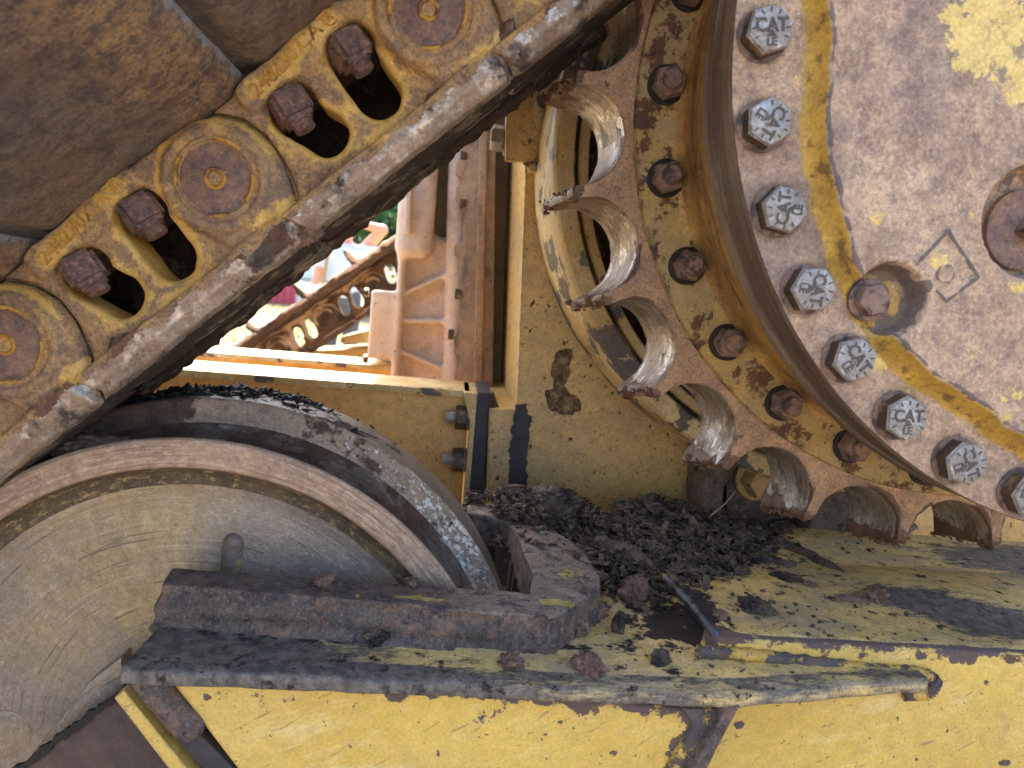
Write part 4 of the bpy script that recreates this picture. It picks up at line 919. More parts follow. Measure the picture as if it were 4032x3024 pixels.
bw = bmesh.new(); cyl(bw, (0, .0009, 0), (0, -1, 0), .0163, .0020, 44); wm = bpy.data.meshes.new('washer'); bmesh.ops.recalc_face_normals(bw, faces=bw.faces[:]); bw.to_mesh(wm); bw.free(); wm.materials.append(MT['washer'])
wm.polygons.foreach_set('use_smooth', np.ones(len(wm.polygons), bool)); wm.set_sharp_from_angle(angle=.5)
rots = {10: -8, 11: 115, 12: -90, 13: 93, 14: 50, 15: -3, 16: 68, 17: 100, 9: 30, 8: -60}
shared = None
for k, a in enumerate(bolts_a):
    if k in rots: o, me = hub_bolt(k, a, rots[k], k*1.3+.2, hub); shared = me
    else:
        o = bpy.data.objects.new('bolt', shared or bpy.data.meshes.new('x')); 
        if shared is None: o, me = hub_bolt(k, a, 20*k, k*1.1, hub); shared = me
        else:
            COL.objects.link(o); o.parent = hub; o.matrix_parent_inverse = Matrix.Translation(-Vector(hub.location)); o.location = (HX+math.cos(a)*.2915, YH+.0008, HZ+math.sin(a)*.2915); o.rotation_euler = (0, k*1.7, 0)
    q = bpy.data.objects.new('washer', wm); COL.objects.link(q); q.parent = o
    # the head stands on its washer
    o.location.y -= .0011; q.location = (0, .0011, 0)
# small plug and the big plug
bm = bmesh.new(); hexnut(bm, (plug_c[0], YH+.001, plug_c[1]), (0, -1, 0), .0112, .010, .5); o = from_bm('plug', bm, 'rustbolt', hub)
bm = bmesh.new(); cyl(bm, (plug_c[0], YH+.001, plug_c[1]), (0, -1, 0), .0138, .0035, 36); from_bm('plug_seat', bm, 'washer', o)
pc2 = XZ([(2216, 496)], YH+.002)[0]
bm = bmesh.new(); cyl(bm, (pc2[0], YH+.008, pc2[1]), (0, -1, 0), .0262, .0065, 64); o = from_bm('filler_plug', bm, 'pin', hub)
bm = bmesh.new(); vv = box(bm, (0, 0, 0), (.013, .013, .013), Matrix.Rotation(.5, 3, "Y"), .001); bmesh.ops.translate(bm, verts=list({v for v in bm.verts}), vec=(float(pc2[0]), YH-.0035, float(pc2[1]))); from_bm("plug_square", bm, "rustbolt", o)

# ================================================================== NEAR TRACK
YL = .552
P0, P1, P2 = [np.array(U(x, y, YL))[[0, 2]] for x, y in ((5, 745), (470, 383), (925, 18))]
uu = (P2-P0)/np.linalg.norm(P2-P0); vv_ = np.array((-uu[1], uu[0])); PIT = np.linalg.norm(P2-P0)/2
def LOC(pxs, Y=YL+.006):      # photo reading -> link coordinates around P1 (u along chain, v towards the shoe)
    o = []
    for x, y in pxs:
        q = U(x, y, Y); d = np.array((q[0], q[2]))-P1; o.append((float(d@uu), float(d@vv_)))
    return o
seam = LOC([(656, 522), (650, 475), (628, 400), (602, 340), (568, 292), (525, 262), (470, 250), (415, 262), (372, 300)])
topE = LOC([(372, 288), (300, 345), (180, 440), (100, 508), (35, 568), (-60, 640)])
botE = LOC([(-90, 760), (-60, 830), (60, 920), (120, 915), (215, 868)])
outl = seam[:-1]+topE+botE
bot_v = np.mean([p[1] for p in LOC([(655, 520), (215, 868)])])
slotA = LOC([(312, 482), (366, 552)]); slotB = LOC([(190, 604), (254, 640)])
rA = .0175; rB = .0165
pin0 = (0, 0)
prevseam_u = seam[0][0]-PIT
T_A, T_B = LOC([(95, 560)])[0], LOC([(270, 405)])[0]
def link_sdf(x, y, z):     # x=u, z=v, y depth (0 = collar face)
    pl = sd_poly2(x, z, outl)
    front = ext(pl, y, .0125, .058, .006)
    thick = ext(smax(pl, -(x+.040+.35*z), .012), y, .0055, .058, .006); front = smin(front, thick, .006)
    tb = smax(pl, np.minimum(99, sd_seg2(x, z, T_A, T_B, .0125)), .003); front = smin(front, ext(tb, y, .0062, .03, .003), .007)
    inseam = x-(prevseam_u+.004+(-.25)*(z-bot_v)*1.0)          # left of this line the link tucks behind its neighbour
    rec = np.where(inseam < 0, 1, 0)
    prev = sd_poly2(x+PIT, z, outl)
    cut = np.maximum(-( -prev), (y-.019)); cut = np.maximum(prev-.0035, y-.019)
    front = smax(front, -cut, .002)
    boss = ext(np.hypot(x, z)-.0375, y, .0000, .058, .003)
    front = smin(front, boss, .009)
    # webs thin between the slots and the boss
    dish = sd_seg2(x, z, (-.15, -.035), (-.055, -.035), .018)
    front = smax(front, -ext(dish, y, -.01, .0125, .004), .006)
    for (a, b_), r, nc in ((slotA, rA, LOC([(303, 458)])[0]), (slotB, rB, LOC([(178, 584)])[0])):
        front = smax(front, -smin(sd_seg2(x, z, a, b_, r), sd_seg2(x, z, (nc[0]-.004, nc[1]), (nc[0]+.004, nc[1]), .0145), .004), .0065)
    # rail along the lower edge
    rail = np.maximum(np.maximum(abs(z-(bot_v+.0115))-.0115, -(x-(prevseam_u+.003+.55*(bot_v+.017-z)))), x-(seam[0][0]-.0005-.35*(z-bot_v)*0))
    rail = smax(rail, np.maximum(.0015-y, y-.086), .003)
    ch = (bot_v-z)*.60+(.0085-y)*.80; rail = smax(rail, ch+.0002, .0008)
    front = smin(front, rail, .0055)
    # pin recess
    front = np.maximum(front, -ext(np.hypot(x, z)-.0268, y, -.01, .0028))
    ring = abs(np.hypot(x, z)-.0305)-.0012; front = np.maximum(front, -ext(ring, y, -.01, .0016))
    return front+.00035*vnoise(x, y, z, 180)+.0007*fbm(x, y, z, 45, 2)
lo = (min(p[0] for p in outl)-.006, -.004, min(p[1] for p in outl)-.012); hi = (max(p[0] for p in outl)+.006, .090, max(p[1] for p in outl)+.012)
LV, LF = sdf_mesh(link_sdf, lo, hi, .0015)
def toW(V, base): return np.stack([base[0]+V[:, 0]*uu[0]+V[:, 2]*vv_[0], YL+V[:, 1], base[1]+V[:, 0]*uu[1]+V[:, 2]*vv_[1]], 1)
def local_me(name, V, Fq, mats, mi=None, smooth=True, angle=180):
    me = bpy.data.meshes.new(name); me.from_pydata(np.asarray(V).tolist(), [], [list(map(int, f)) for f in Fq])
    for m_ in mats: me.materials.append(MT[m_])
    if smooth:
        me.polygons.foreach_set('use_smooth', np.ones(len(me.polygons), bool))
        if angle < 180: me.set_sharp_from_angle(angle=math.radians(angle))
    if mi is not None: me.polygons.foreach_set('material_index', np.asarray(mi, np.int32))
    return me
# orientation: local (u, y, v) -> world, as a matrix so that copies and the wrapped links can turn
def linkmat(base, turn=0):
    R = Matrix(((uu[0], 0, vv_[0]), (0, 1, 0), (uu[1], 0, vv_[1]))).to_4x4()
    return Matrix.Translation((base[0], YL, base[1])) @ R @ Matrix.Rotation(turn, 4, 'Y')
fcz = LV[LF].mean(1)
fn = np.cross(LV[LF[:, 1]]-LV[LF[:, 0]], LV[LF[:, 3]]-LV[LF[:, 0]]); fn /= (np.linalg.norm(fn, axis=1)[:, None]+1e-12)
mi = np.where(fcz[:, 2] < bot_v+.0165+.0015*np.sin(fcz[:, 0]*150)+.0025*vnoise(fcz[:, 0], fcz[:, 1]*0, fcz[:, 2], 90), 1, 0)
mi = np.where((fcz[:, 2] < bot_v+.004) & (fn[:, 2] < -.8) & (fcz[:, 1] > .018), 2, mi)
mi = np.where((fcz[:, 1] > .0155) & (fcz[:, 0] > seam[0][0]-.02) & (fn[:, 0] > .3), 2, mi)
me_link = local_me('link_body', LV, LF, ['link', 'rail', 'rail_under', 'ochre'], mi)
def txt_on_link(me):
    b_ = bmesh.new(); b_.from_mesh(me)
    # the writing runs along the upper edge: 248 2307 CAT (R)
    p1, p2 = LOC([(118, 548)])[0], LOC([(262, 412)])[0]
    ang = math.atan2(p2[1]-p1[1], p2[0]-p1[0]); mid = ((p1[0]+p2[0])/2, (p1[1]+p2[1])/2)
    for s_, px, size, sc in (('248', (120, 540), .0150, 1), ('2307', (172, 487), .0150, 1), ('CAT', (225, 433), .0138, 1.15), ('R', (258, 401), .0090, 1)):
        q = LOC([px])[0]
        a0 = LOC([(110, 552)])[0]; a1_ = LOC([(262, 400)])[0]; an = math.atan2(a1_[1]-a0[1], a1_[0]-a0[0])
        R = Matrix.Rotation(-an, 4, 'Y')
        mm = text_mesh(s_, size, .0013, (q[0], .0066, q[1]), R @ R_face, .00012, sc)
        n0 = len(b_.faces); b_.from_mesh(mm); b_.faces.ensure_lookup_table()
        for f in b_.faces[n0:]: f.material_index = 3; f.smooth = False
        bpy.data.meshes.remove(mm)
    n0 = len(b_.faces); q = LOC([(258, 401)])[0]; ring = []
    for k in range(24):
        a = k*math.pi/12; ring.append([b_.verts.new((q[0]+math.cos(a)*r, y, q[1]+math.sin(a)*r)) for r, y in ((.0050, .0068), (.0050, .0058), (.0060, .0058), (.0060, .0068))])
    for k in range(24):
        r0, r1_ = ring[k], ring[(k+1) % 24]
        for j in range(3): b_.faces.new((r0[j], r1_[j], r1_[j+1], r0[j+1]))
    b_.faces.ensure_lookup_table()
    for f in b_.faces[n0:]: f.material_index = 3
    b_.to_mesh(me); b_.free()
def clean_attr(me):
    n = len(me.vertices); co = np.zeros(n*3); me.vertices.foreach_get('co', co); co = co.reshape(-1, 3); x, y, z = co.T
    d = np.minimum(sd_seg2(x, z, *slotA, rA), sd_seg2(x, z, *slotB, rB)); a = np.exp(-np.maximum(0, d)/.006)*1.0
    a = np.maximum(a, .75*np.exp(-np.abs(np.hypot(x, z)-.042)/.004)*(z > -.01)); tz = LOC([(190, 470)])[0]; sdd = sd_seg2(x, z, LOC([(110, 552)])[0], LOC([(262, 405)])[0], 0); a = np.maximum(a, .6*np.exp(-(sdd/.010)**2))
    a = np.maximum(a, .8*np.exp(-((z-(bot_v+.026))/.007)**2)*(.5+.5*np.sin(x*60)))
    lw = np.exp(-np.maximum(0, z-bot_v-.018)/.012)*(.6+.4*np.sin(x*45+1)); at = me.attributes.new('low', 'FLOAT', 'POINT'); at.data.foreach_set('value', lw.astype(np.float32))
    at = me.attributes.new('clean', 'FLOAT', 'POINT'); at.data.foreach_set('value', a.astype(np.float32))
clean_attr(me_link)
txt_on_link(me_link)
# pin with its dimple
pp = [(0, .0035), (.004, .0035), (.0052, .0015), (.0060, .0004), (.0068, .0002), (.0076, .0008), (.0082, .0019), (.0240, .0021), (.0250, .0026), (.0252, .0045), (.0252, .17)]
def lathe_local(name, prof, mats, seg=72, mi=None):
    n = len(prof); V, Fq, MI = [], [], []
    for i in range(seg):
        t = 2*math.pi*i/seg; V += [(r*math.cos(t), y, r*math.sin(t)) for r, y in prof]
    for i in range(seg):
        for j in range(n-1): a = i*n+j; b_ = ((i+1) % seg)*n+j; Fq.append((a, a+1, b_+1, b_)); MI.append(mi[j] if mi else 0)
    return local_me(name, V, Fq, mats, MI, True, 45)
me_pin = lathe_local('pin', pp, ['pin', 'ochre'], mi=[1, 1, 1, 1, 1, 1, 0, 0, 0, 0])
# yellow stake arcs around the pin
me_arcs = []
for a0, a1_ in ((.15, .9), (1.9, 2.7), (3.9, 4.35), (5.0, 5.7)):
    V, Fq = [], []; n = 14
    for k in range(n+1):
        a = a0+(a1_-a0)*k/n
        for r, y in ((.0262, .0025), (.0264, -.0006), (.0286, -.0006), (.0288, .0025)): V.append((r*math.cos(a), y, r*math.sin(a)))
    for k in range(n):
        for j in range(3): p = 4*k+j; Fq.append((p, p+4, p+5, p+1))
    Fq += [(0, 1, 2, 3), (4*n, 4*n+3, 4*n+2, 4*n+1)]
    me_arcs.append(local_me('staking_mark', V, Fq, ['ochre'], smooth=False))
# square nut with its bolt end; sits on the seat at the shoe side of a slot and points away from the shoe
def nut_mesh():
    bm = bmesh.new(); box(bm, (0, 0, -.0105), (.0265, .0265, .0235), None, .0034)
    cyl(bm, (0, 0, -.0205), (0, 0, -1), .0098, .0035, 26); cyl(bm, (0, 0, -.024), (0, 0, -1), .0078, .0018, 26)
    for k in range(3): cyl(bm, (0, 0, -.0255-.0014*k), (0, 0, -1), .0082, .0010, 26); cyl(bm, (0, 0, -.0263-.0014*k), (0, 0, -1), .0076, .0008, 26)
    for v in bm.verts: v.co += v.co.normalized()*.0006*mnoise.noise(v.co*150)
    bmesh.ops.recalc_face_normals(bm, faces=bm.faces[:]); me = bpy.data.meshes.new('nut'); bm.to_mesh(me); bm.free(); me.materials.append(MT['nut'])
    me.polygons.foreach_set('use_smooth', np.ones(len(me.polygons), bool)); me.set_sharp_from_angle(angle=.7); return me
me_nut = nut_mesh()
# shoe: plate with curled ends and a grouser, wide across the track
shoe_pf = LOC([(500, 212)])[0]
vtop = np.mean([p[1] for p in LOC([(250, 382), (100, 508)])])
def shoe_profile():
    v0 = vtop-.0005
    end = 0
    low = [(-.186, v0+.020), (-.150, v0+.019), (-.132, v0+.012), (-.120, v0+.002), (-.112, v0), (-.02, v0), (.0, v0-.001), (.030, v0-.0015), (.050, v0-.0005), (.060, v0+.003)]
    hi_ = [(.062, v0+.006), (.060, v0+.011), (.05, v0+.010), (.03, v0+.0095), (.01, v0+.010), (-.03, v0+.012), (-.055, v0+.012), (-.062, v0+.055), (-.072, v0+.056), (-.082, v0+.012), (-.105, v0+.012), (-.118, v0+.016), (-.132, v0+.024), (-.150, v0+.030), (-.186, v0+.030)]
    return dens(low, .004)+dens(hi_, .006)
def shoe_mesh():
    pf = shoe_profile(); n = len(pf); ys = np.linspace(-.27, .40, 90); V, Fq = [], []
    for y in ys:
        for (a, b_) in pf: V.append((a, y, b_))
    for i in range(len(ys)-1):
        for j in range(n): Fq.append((i*n+j, i*n+(j+1) % n, (i+1)*n+(j+1) % n, (i+1)*n+j))
    V = np.array(V); nz = fbm(V[:, 0], V[:, 1], V[:, 2], 22, 3, 4); V[:, 2] += nz*.0012; V[:, 0] += nz*.0008
    Fq += [[j for j in range(n)], [(len(ys)-1)*n+j for j in range(n)][::-1]]
    me = local_me('track_shoe', V, Fq, ['shoe'], smooth=True, angle=40)
    at = me.attributes.new('ochre', 'FLOAT', 'POINT'); oc = np.exp(-((V[:, 0]-.03)/.03)**2)*.9; at.data.foreach_set('value', oc.astype(np.float32)); at = me.attributes.new('lip', 'FLOAT', 'POINT'); at.data.foreach_set('value', (1-sstep(.0, .006, .062-V[:, 0])).astype(np.float32)); return me
me_shoe = shoe_mesh()
me_bush = lathe_local('bushing', [(.0, .058), (.033, .058), (.033, .21), (.0, .21)], ['void'], 40)
LM = [('near track link at the left edge with half of its pin showing', -0), ('near track link with stamped numbers, its pin boss above the idler rim', 1), ('near track link at the top, stamped numbers near the upper edge', 2),
      ('near track link cut off by the top edge beside the sprocket', 3), ('near track link out of the picture on the lower left', -1)]
def nutpos(slot):
    a = np.array(slot[0]); return a
def mk_link(base, turn, label):
    t = bpy.data.objects.new('track_link', None); COL.objects.link(t); t.empty_display_size = .02; t.matrix_world = linkmat(base, turn)
    t['label'] = label; t['category'] = 'track link'; t['group'] = 'links of the near track chain'
    def ch(nm, me, loc=(0, 0, 0), rot=(0, 0, 0), par=None):
        o = bpy.data.objects.new(nm, me); COL.objects.link(o); o.parent = par or t; o.location = loc; o.rotation_euler = rot; return o
    ch('link_body', me_link)
    p = ch('pin', me_pin)
    for q in me_arcs: ch('staking_mark', q, par=p)
    ch('bushing', me_bush)
    o = ch('rear_link', me_rear, (0, .170, .014))
    ch('track_shoe', me_shoe)
    for k, (s, (x, y)) in enumerate(((slotA, (303, 458)), (slotB, (180, 582)))):
        q = LOC([(x, y)], YL+.008)[0]
        ch('nut', me_nut, (q[0], .0175, q[1]+.0105), (0, .10 if k else .04, (.42, .3)[k]))
    return t
def rear_sdf(x, y, z):
    pl = sd_poly2(x, z, [(p[0], p[1]) for p in outl]); d = ext(pl, y, 0, .045, .004)
    rail = sd_box(x, y, z, ((seam[0][0]+prevseam_u)/2, .022, bot_v+.006), (PIT*.5-.0015, .026, .0085), .002)
    lump = .0035*np.maximum(0, fbm(x, y, z, 55, 3, 3))+.0015*np.maximum(0, vnoise(x, y, z, 190, 5))
    return smin(d, rail, .003)-lump*1.3
RV_, RF_ = sdf_mesh(rear_sdf, (lo[0], -.01, lo[2]-.004), (hi[0], .056, hi[2]), .0022)
me_rear = local_me('rear_link', RV_, RF_, ['rail_under'])
dP = uu*PIT
for (lb, k) in LM:
    if k >= 0: base, turn = P0+dP*k, 0
    else: base, turn = P0-dP*1.0, 0
    mk_link(base, turn, lb)
# wrapped one round the idler, out of view
ang = math.radians(-34); b3 = P0-dP*1.0; R2_ = np.array(((math.cos(ang), math.sin(ang)), (-math.sin(ang), math.cos(ang))))
d3 = R2_.T @ dP
mk_link(b3-np.array((uu[0]*math.cos(.6)+vv_[0]*math.sin(.6), uu[1]*math.cos(.6)+vv_[1]*math.sin(.6)))*PIT, -.6, 'near track link wrapped round the idler below the left edge of the picture')
# mud packed in the nooks of the links
def clod(name, c, s, mat, label=None, cat='mud clod', group=None, amp=.28, seed=0, parent=None, sub=4, fl=1.0, yaw=0):
    bm = bmesh.new(); bmesh.ops.create_icosphere(bm, subdivisions=sub, radius=1)
    cy, sy = math.cos(yaw), math.sin(yaw)
    for v in bm.verts:
        p = v.co.copy(); k = 1+amp*.8*mnoise.noise(p*1.2+Vector((seed*3.1, 0, seed)))+amp*.5*mnoise.noise(p*3.1+Vector((seed, 5, 0)))+amp*.3*mnoise.noise(p*7+Vector((0, seed, 2)))+amp*.2*mnoise.noise(p*15+Vector((0, seed, 9)))
        p = Vector((p.x*k*s[0], p.y*k*s[1], p.z*k*s[2]*fl)); v.co = Vector((p.x*cy-p.y*sy, p.x*sy+p.y*cy, p.z))
    me = bpy.data.meshes.new(name); bm.to_mesh(me); bm.free(); me.materials.append(MT[mat]); me.polygons.foreach_set('use_smooth', np.ones(len(me.polygons), bool))
    o = bpy.data.objects.new(name, me); COL.objects.link(o); o.location = [float(q) for q in c]
    if parent is not None: o.parent = parent; o.matrix_parent_inverse = Matrix.Translation(-Vector(parent.location))
    if label: tagk(o, label, cat, group)
    return o
for i, (x, y, a, b_, lb) in enumerate(((960, 215, .013, .008, 'dark red mud patch smeared above the bright rail near the top'), (672, 478, .009, .017, 'brown mud wedged in the corner between two track links'), (263, 780, .010, .018, 'cracked brown mud wedged in the lower corner beside the idler'),
        (95, 850, .020, .012, 'rough brown mud lump under the leftmost pin'), (1100, 95, .008, .015, 'wet brown mud in the corner below the top link'))):
    c = U(x, y, YL+.012); clod('mud_patch', c, (a, .005, b_), 'mud', lb, 'mud patch', amp=.5, seed=i+1, yaw=0, sub=5)

# ================================================================== IDLER
idl = thing('idler_wheel', 'big worn idler wheel with raised centre flange, lower left', 'idler wheel', (IX, .65, IZ))
def idisp(V, Rr, T):
    nz = fbm(V[..., 0], V[..., 1], V[..., 2], 30, 2, 3); V[..., 1] += nz*.0004; return V
def iattr(V2):
    th = np.degrees(np.arctan2(V2[:, 2]-IZ, V2[:, 0]-IX))
    return dict(mud=np.exp(-((th-106)/9)**2)*1.0+.25*np.exp(-((th-70)/14)**2), flake=.15+.5*np.exp(-((th-38)/22)**2)-.5*np.exp(-((th-105)/14)**2), paint=.5*np.exp(-((th-112)/24)**2)-.25)
web = dens([(.0, .570), (.050, .570), (.062, .580), (.075, .598), (.10, .602), (.19, .604), (.214, .605), (.222, .603)], .006)
ringg = [(.222, .603), (.228, .6035), (.2345, .601), (.2385, .593), (.2394, .588)]
ringf = dens([(.2394, .588), (.2408, .5858), (.2425, .5852), (.262, .5850), (.2640, .5862), (.2644, .5885)], .004)
trd = dens([(.2644, .5885), (.2632, .594), (.2590, .602), (.2575, .615), (.2585, .632), (.262, .643), (.266, .6485)], .004)
flf = dens([(.266, .6485), (.272, .6512), (.2845, .6525), (.2863, .6540), (.2869, .6565)], .003)
flt = dens([(.2869, .6565), (.2871, .69), (.2869, .714), (.2860, .717), (.284, .7184)], .006)
bck = [(.284, .7184), (.266, .722), (.258, .74), (.2585, .77), (.264, .785), (.24, .787), (.22, .77), (.0, .77)]
lathe('web', web, IX, IZ, 'idler_web', idl, 360, dispf=idisp, attrf=iattr, angle=60)
lathe('groove', ringg, IX, IZ, 'idler_groove', idl, 360, angle=60)
lathe('rim_ring', ringf, IX, IZ, 'idler_ring', idl, 420, dispf=idisp, angle=60)
lathe('tread', trd, IX, IZ, 'idler_tread', idl, 420, attrf=iattr, angle=60)
lathe('flange_face', flf, IX, IZ, 'idler_flange', idl, 480, attrf=iattr, angle=60)
lathe('flange_rim', flt, IX, IZ, 'flange_top', idl, 420, attrf=iattr, angle=60)
lathe('rear_half', bck, IX, IZ, 'idler_tread', idl, 200, angle=60)
bc = U(500, 1210, .6)
V, Fq = sdf_mesh(lambda x, y, z: sd_cap(x, y, z, U(505, 1172, .605), U(497, 1260, .605), .0088)+.0003*vnoise(x, y, z, 200), (bc[0]-.03, .588, bc[2]-.04), (bc[0]+.03, .62, bc[2]+.035), .0012)
from_arrays('cast_rib', V, Fq, 'idler_rib', idl)
c = U(8, 1590, .6); bm = bmesh.new(); cyl(bm, (c[0], .606, c[2]), (0, -1, 0), .021, .004, 40); from_bm('cast_pad', bm, 'idler_web', idl)
# wet dark mud along the top of the flange
V, Fc = [], []
def clump_mesh(name, pts, mat, parent=None, thing_=None, sizes=(.002, .006), n=200, flat=.5):
    V, Fc = [], []
    for i in range(n):
        p = pts(); r = random.uniform(*sizes); n0 = len(V)
        el = random.uniform(.8, 2.4); an = random.random()*6.28; til = random.gauss(0, .35)
        dx = np.array((math.cos(an)*math.cos(til), math.sin(an)*math.cos(til), math.sin(til)))*r*el
        dy = np.array((-math.sin(an), math.cos(an), 0))*r*random.uniform(.3, .8); dz = np.cross(dx, dy); dz = dz/np.linalg.norm(dz)*r*random.uniform(.2, .6)*flat*2
        c = np.array(p)
        for a in (-1, 1):
            k = random.uniform(.25, .9)
            for (b_, d_) in ((-1, -1), (1, -1), (1, 1), (-1, 1)): V.append(c+a*dx+b_*dy*k*random.uniform(.5, 1.2)+d_*dz*k*random.uniform(.5, 1.3)+np.random.normal(0, r*.12, 3))
        for k in range(4): V.append(c+(-1 if k in (0, 3) else 1)*dy*random.uniform(.7, 1.1)+(-1 if k < 2 else 1)*dz*random.uniform(.8, 1.4))
        # two frusta meeting at a middle ring of four
        m_ = [n0+8, n0+9, n0+10, n0+11]; A_ = [n0, n0+1, n0+2, n0+3]; B_ = [n0+4, n0+5, n0+6, n0+7]
        Fc += [(A_[3], A_[2], A_[1], A_[0]), (B_[0], B_[1], B_[2], B_[3])]
        for k in range(4): Fc += [(A_[k], A_[(k+1) % 4], m_[(k+1) % 4], m_[k]), (m_[k], m_[(k+1) % 4], B_[(k+1) % 4], B_[k])]
    return from_arrays(name, V, Fc, mat, parent, smooth=False)
def on_flange():
    th = math.radians(random.gauss(95, 11)); r = .2875+abs(random.gauss(0, .0012)); y = random.choice((random.uniform(.668, .716), random.uniform(.70, .718))); return (IX+r*math.cos(th), y, IZ+r*math.sin(th))
o = clump_mesh('flange_mud', on_flange, 'void', sizes=(.0012, .0040), n=420); tagk(o, 'crumbly black mud lying on top of the idler flange', 'mud'); o['kind'] = 'stuff'
# mud squeezed between rail and idler
clod('mud_patch', (IX+math.cos(math.radians(112))*.262, .625, IZ+math.sin(math.radians(112))*.262), (.035, .02, .010), 'mud', 'brown mud squeezed between the bright rail and the idler tread', 'mud patch', amp=.4, seed=9, sub=5)

# ================================================================== TRACK FRAME
YLIP = .47
z2 = float(U(1500, 1497, YLIP)[2]); YR = .525
z1 = float(U(1650, 1381, YR)[2]); z3 = z2+.030
fr = thing('undercarriage_beam', 'heavy scratched yellow track frame with dark rusted ledge and welds, along the bottom', 'track frame', (.2, .6, z2))
def planz(pxs, z): return [Uz(x, y, z) for x, y in pxs]
# ledge plate (plan polygon), as a dense top sheet plus rounded lip
lipL, lipR, tip = U(262, 1398, YLIP), U(1585, 1522, YLIP), U(2005, 1478, YLIP+.035)
xs_l = lipL[0]; 
def lip_y(x):
    a = lipR[0]; b_ = tip[0]
    return YLIP+np.clip((x-a)/(b_-a), 0, 1)*(.035)
xT = float(tip[0])
def step_line(y):   # x of the edge between ledge level and frame-top level at depth y
    p = Uz(1545, 1372, z1); q = Uz(1440, 1250, z1)
    return p[0]+(y-p[1])*(q[0]-p[0])/(q[1]-p[1])
nx, ny = 300, 110
XSLOT = float(Uz(1150, 1240, z2)[0])+.006
gx = np.linspace(xs_l, xT, nx); 
def rowpt(i, t):
    x = gx[i]; y0 = lip_y(x); y1 = .84
    return x, y0, y1
prof_lip = [(.0018, -.0108), (.0004, -.0103), (0, -.0090), (0, -.0026), (.0006, -.0008), (.0030, 0)]
V, Fq, at, am = [], [], [], []
m = len(prof_lip)+ny
for i in range(nx):
    x, y0, y1 = rowpt(i, 0)
    for (dy, dz) in [(.012, -.0108)]+prof_lip[0:]: V.append((x, y0+dy, z2+dz)); at.append(1.)
    for j in range(1, ny): 
        y = y0+.0035+(y1-y0-.0035)*j/(ny-1); V.append((x, y, z2)); at.append(.8 if y < y0+.022 else .1)
V = np.array(V); at = np.array(at); 
m = len(prof_lip)+1+ny-1
nzv = fbm(V[:, 0], V[:, 1], V[:, 2], 45, 3, 3); V[:, 2] += nzv*.0007; V[:, 1] += np.where(at > .9, nzv*.0006, 0)
lf = 1-sstep(-.16, .08, V[:, 0]); at = at*.62+lf*.75-.1-.25*(at > .9)*sstep(-.02, .2, V[:, 0]); 
Fq = [(i*m+j, (i+1)*m+j, (i+1)*m+j+1, i*m+j+1) for i in range(nx-1) for j in range(m-1) if not (gx[i] < XSLOT and V[i*m+j, 1] > .583)]
Fq += [[j for j in range(m)], [(nx-1)*m+j for j in range(m)][::-1]]
from_arrays('ledge_plate', V, Fq, 'frame_top', fr, attrs=dict(wear=at, mud=.12+.85*np.exp(-((V[:, 0]-Uz(1465, 1350, z2)[0])/.03)**2-((V[:, 1]-Uz(1465, 1350, z2)[1])/.035)**2)+.7*np.exp(-((V[:, 0]-.0)/.12)**2-((V[:, 1]-Uz(1100, 1395, z2)[1])/.006)**2)), angle=60)
# frame top on the right: sheet with a rolled front edge and a low mound
gx2 = np.linspace(0, 1, 240); gy2 = np.linspace(0, 1, 120); XR = .95
V, at, mu = [], [], []
for a in gx2:
    for k, b_ in enumerate(gy2):
        y = YR+.0+(.835-YR)*b_; xl = step_line(y)+.001; x = xl+(XR-xl)*a
        V.append((x, y, z1))
V = np.array(V); X, Y_ = V[:, 0], V[:, 1]
roll = 1-sstep(0, .012, Y_-YR); V[:, 2] -= roll*.0035
side = 1-sstep(0, .008, X-step_line(Y_)); V[:, 2] -= side*.006
mc = Uz(1990, 1275, z1); bump_ = np.exp(-(((X-mc[0]-.03)/.14)**2+((Y_-mc[1])/.055)**2)**1.5); V[:, 2] += .010*bump_
V[:, 2] += .0006*fbm(X, Y_, X*0, 30, 3)
fc1 = Uz(1960, 1300, z1); fc2 = Uz(2150, 1350, z1); fc3 = Uz(2150, 1210, z1); fc4 = Uz(1640, 1395, z1)
at = .75*np.exp(-(((X-fc1[0])/.05)**2+((Y_-fc1[1])/.02)**2))+1.0*np.exp(-(((X-fc2[0]-.02)/.075)**2+((Y_-fc2[1])/.03)**2))+.9*np.exp(-(((X-fc3[0]-.03)/.1)**2+((Y_-fc3[1])/.06)**2))+.35*roll+.6*side
m = len(gy2); Fq = [(i*m+j, (i+1)*m+j, (i+1)*m+j+1, i*m+j+1) for i in range(len(gx2)-1) for j in range(m-1)]
pm_ = Uz(1350, 1180, z1); pq = Uz(1500, 1310, z1); mu = .9*np.exp(-(((X-pm_[0])/.12)**2+((Y_-pm_[1])/.06)**2))+.1+.8*np.exp(-(((X-pq[0])/.02)**2+((Y_-pq[1])/.04)**2))
from_arrays('top_plate', V, Fq, 'frame_top', fr, attrs=dict(wear=at, mud=mu), angle=80)
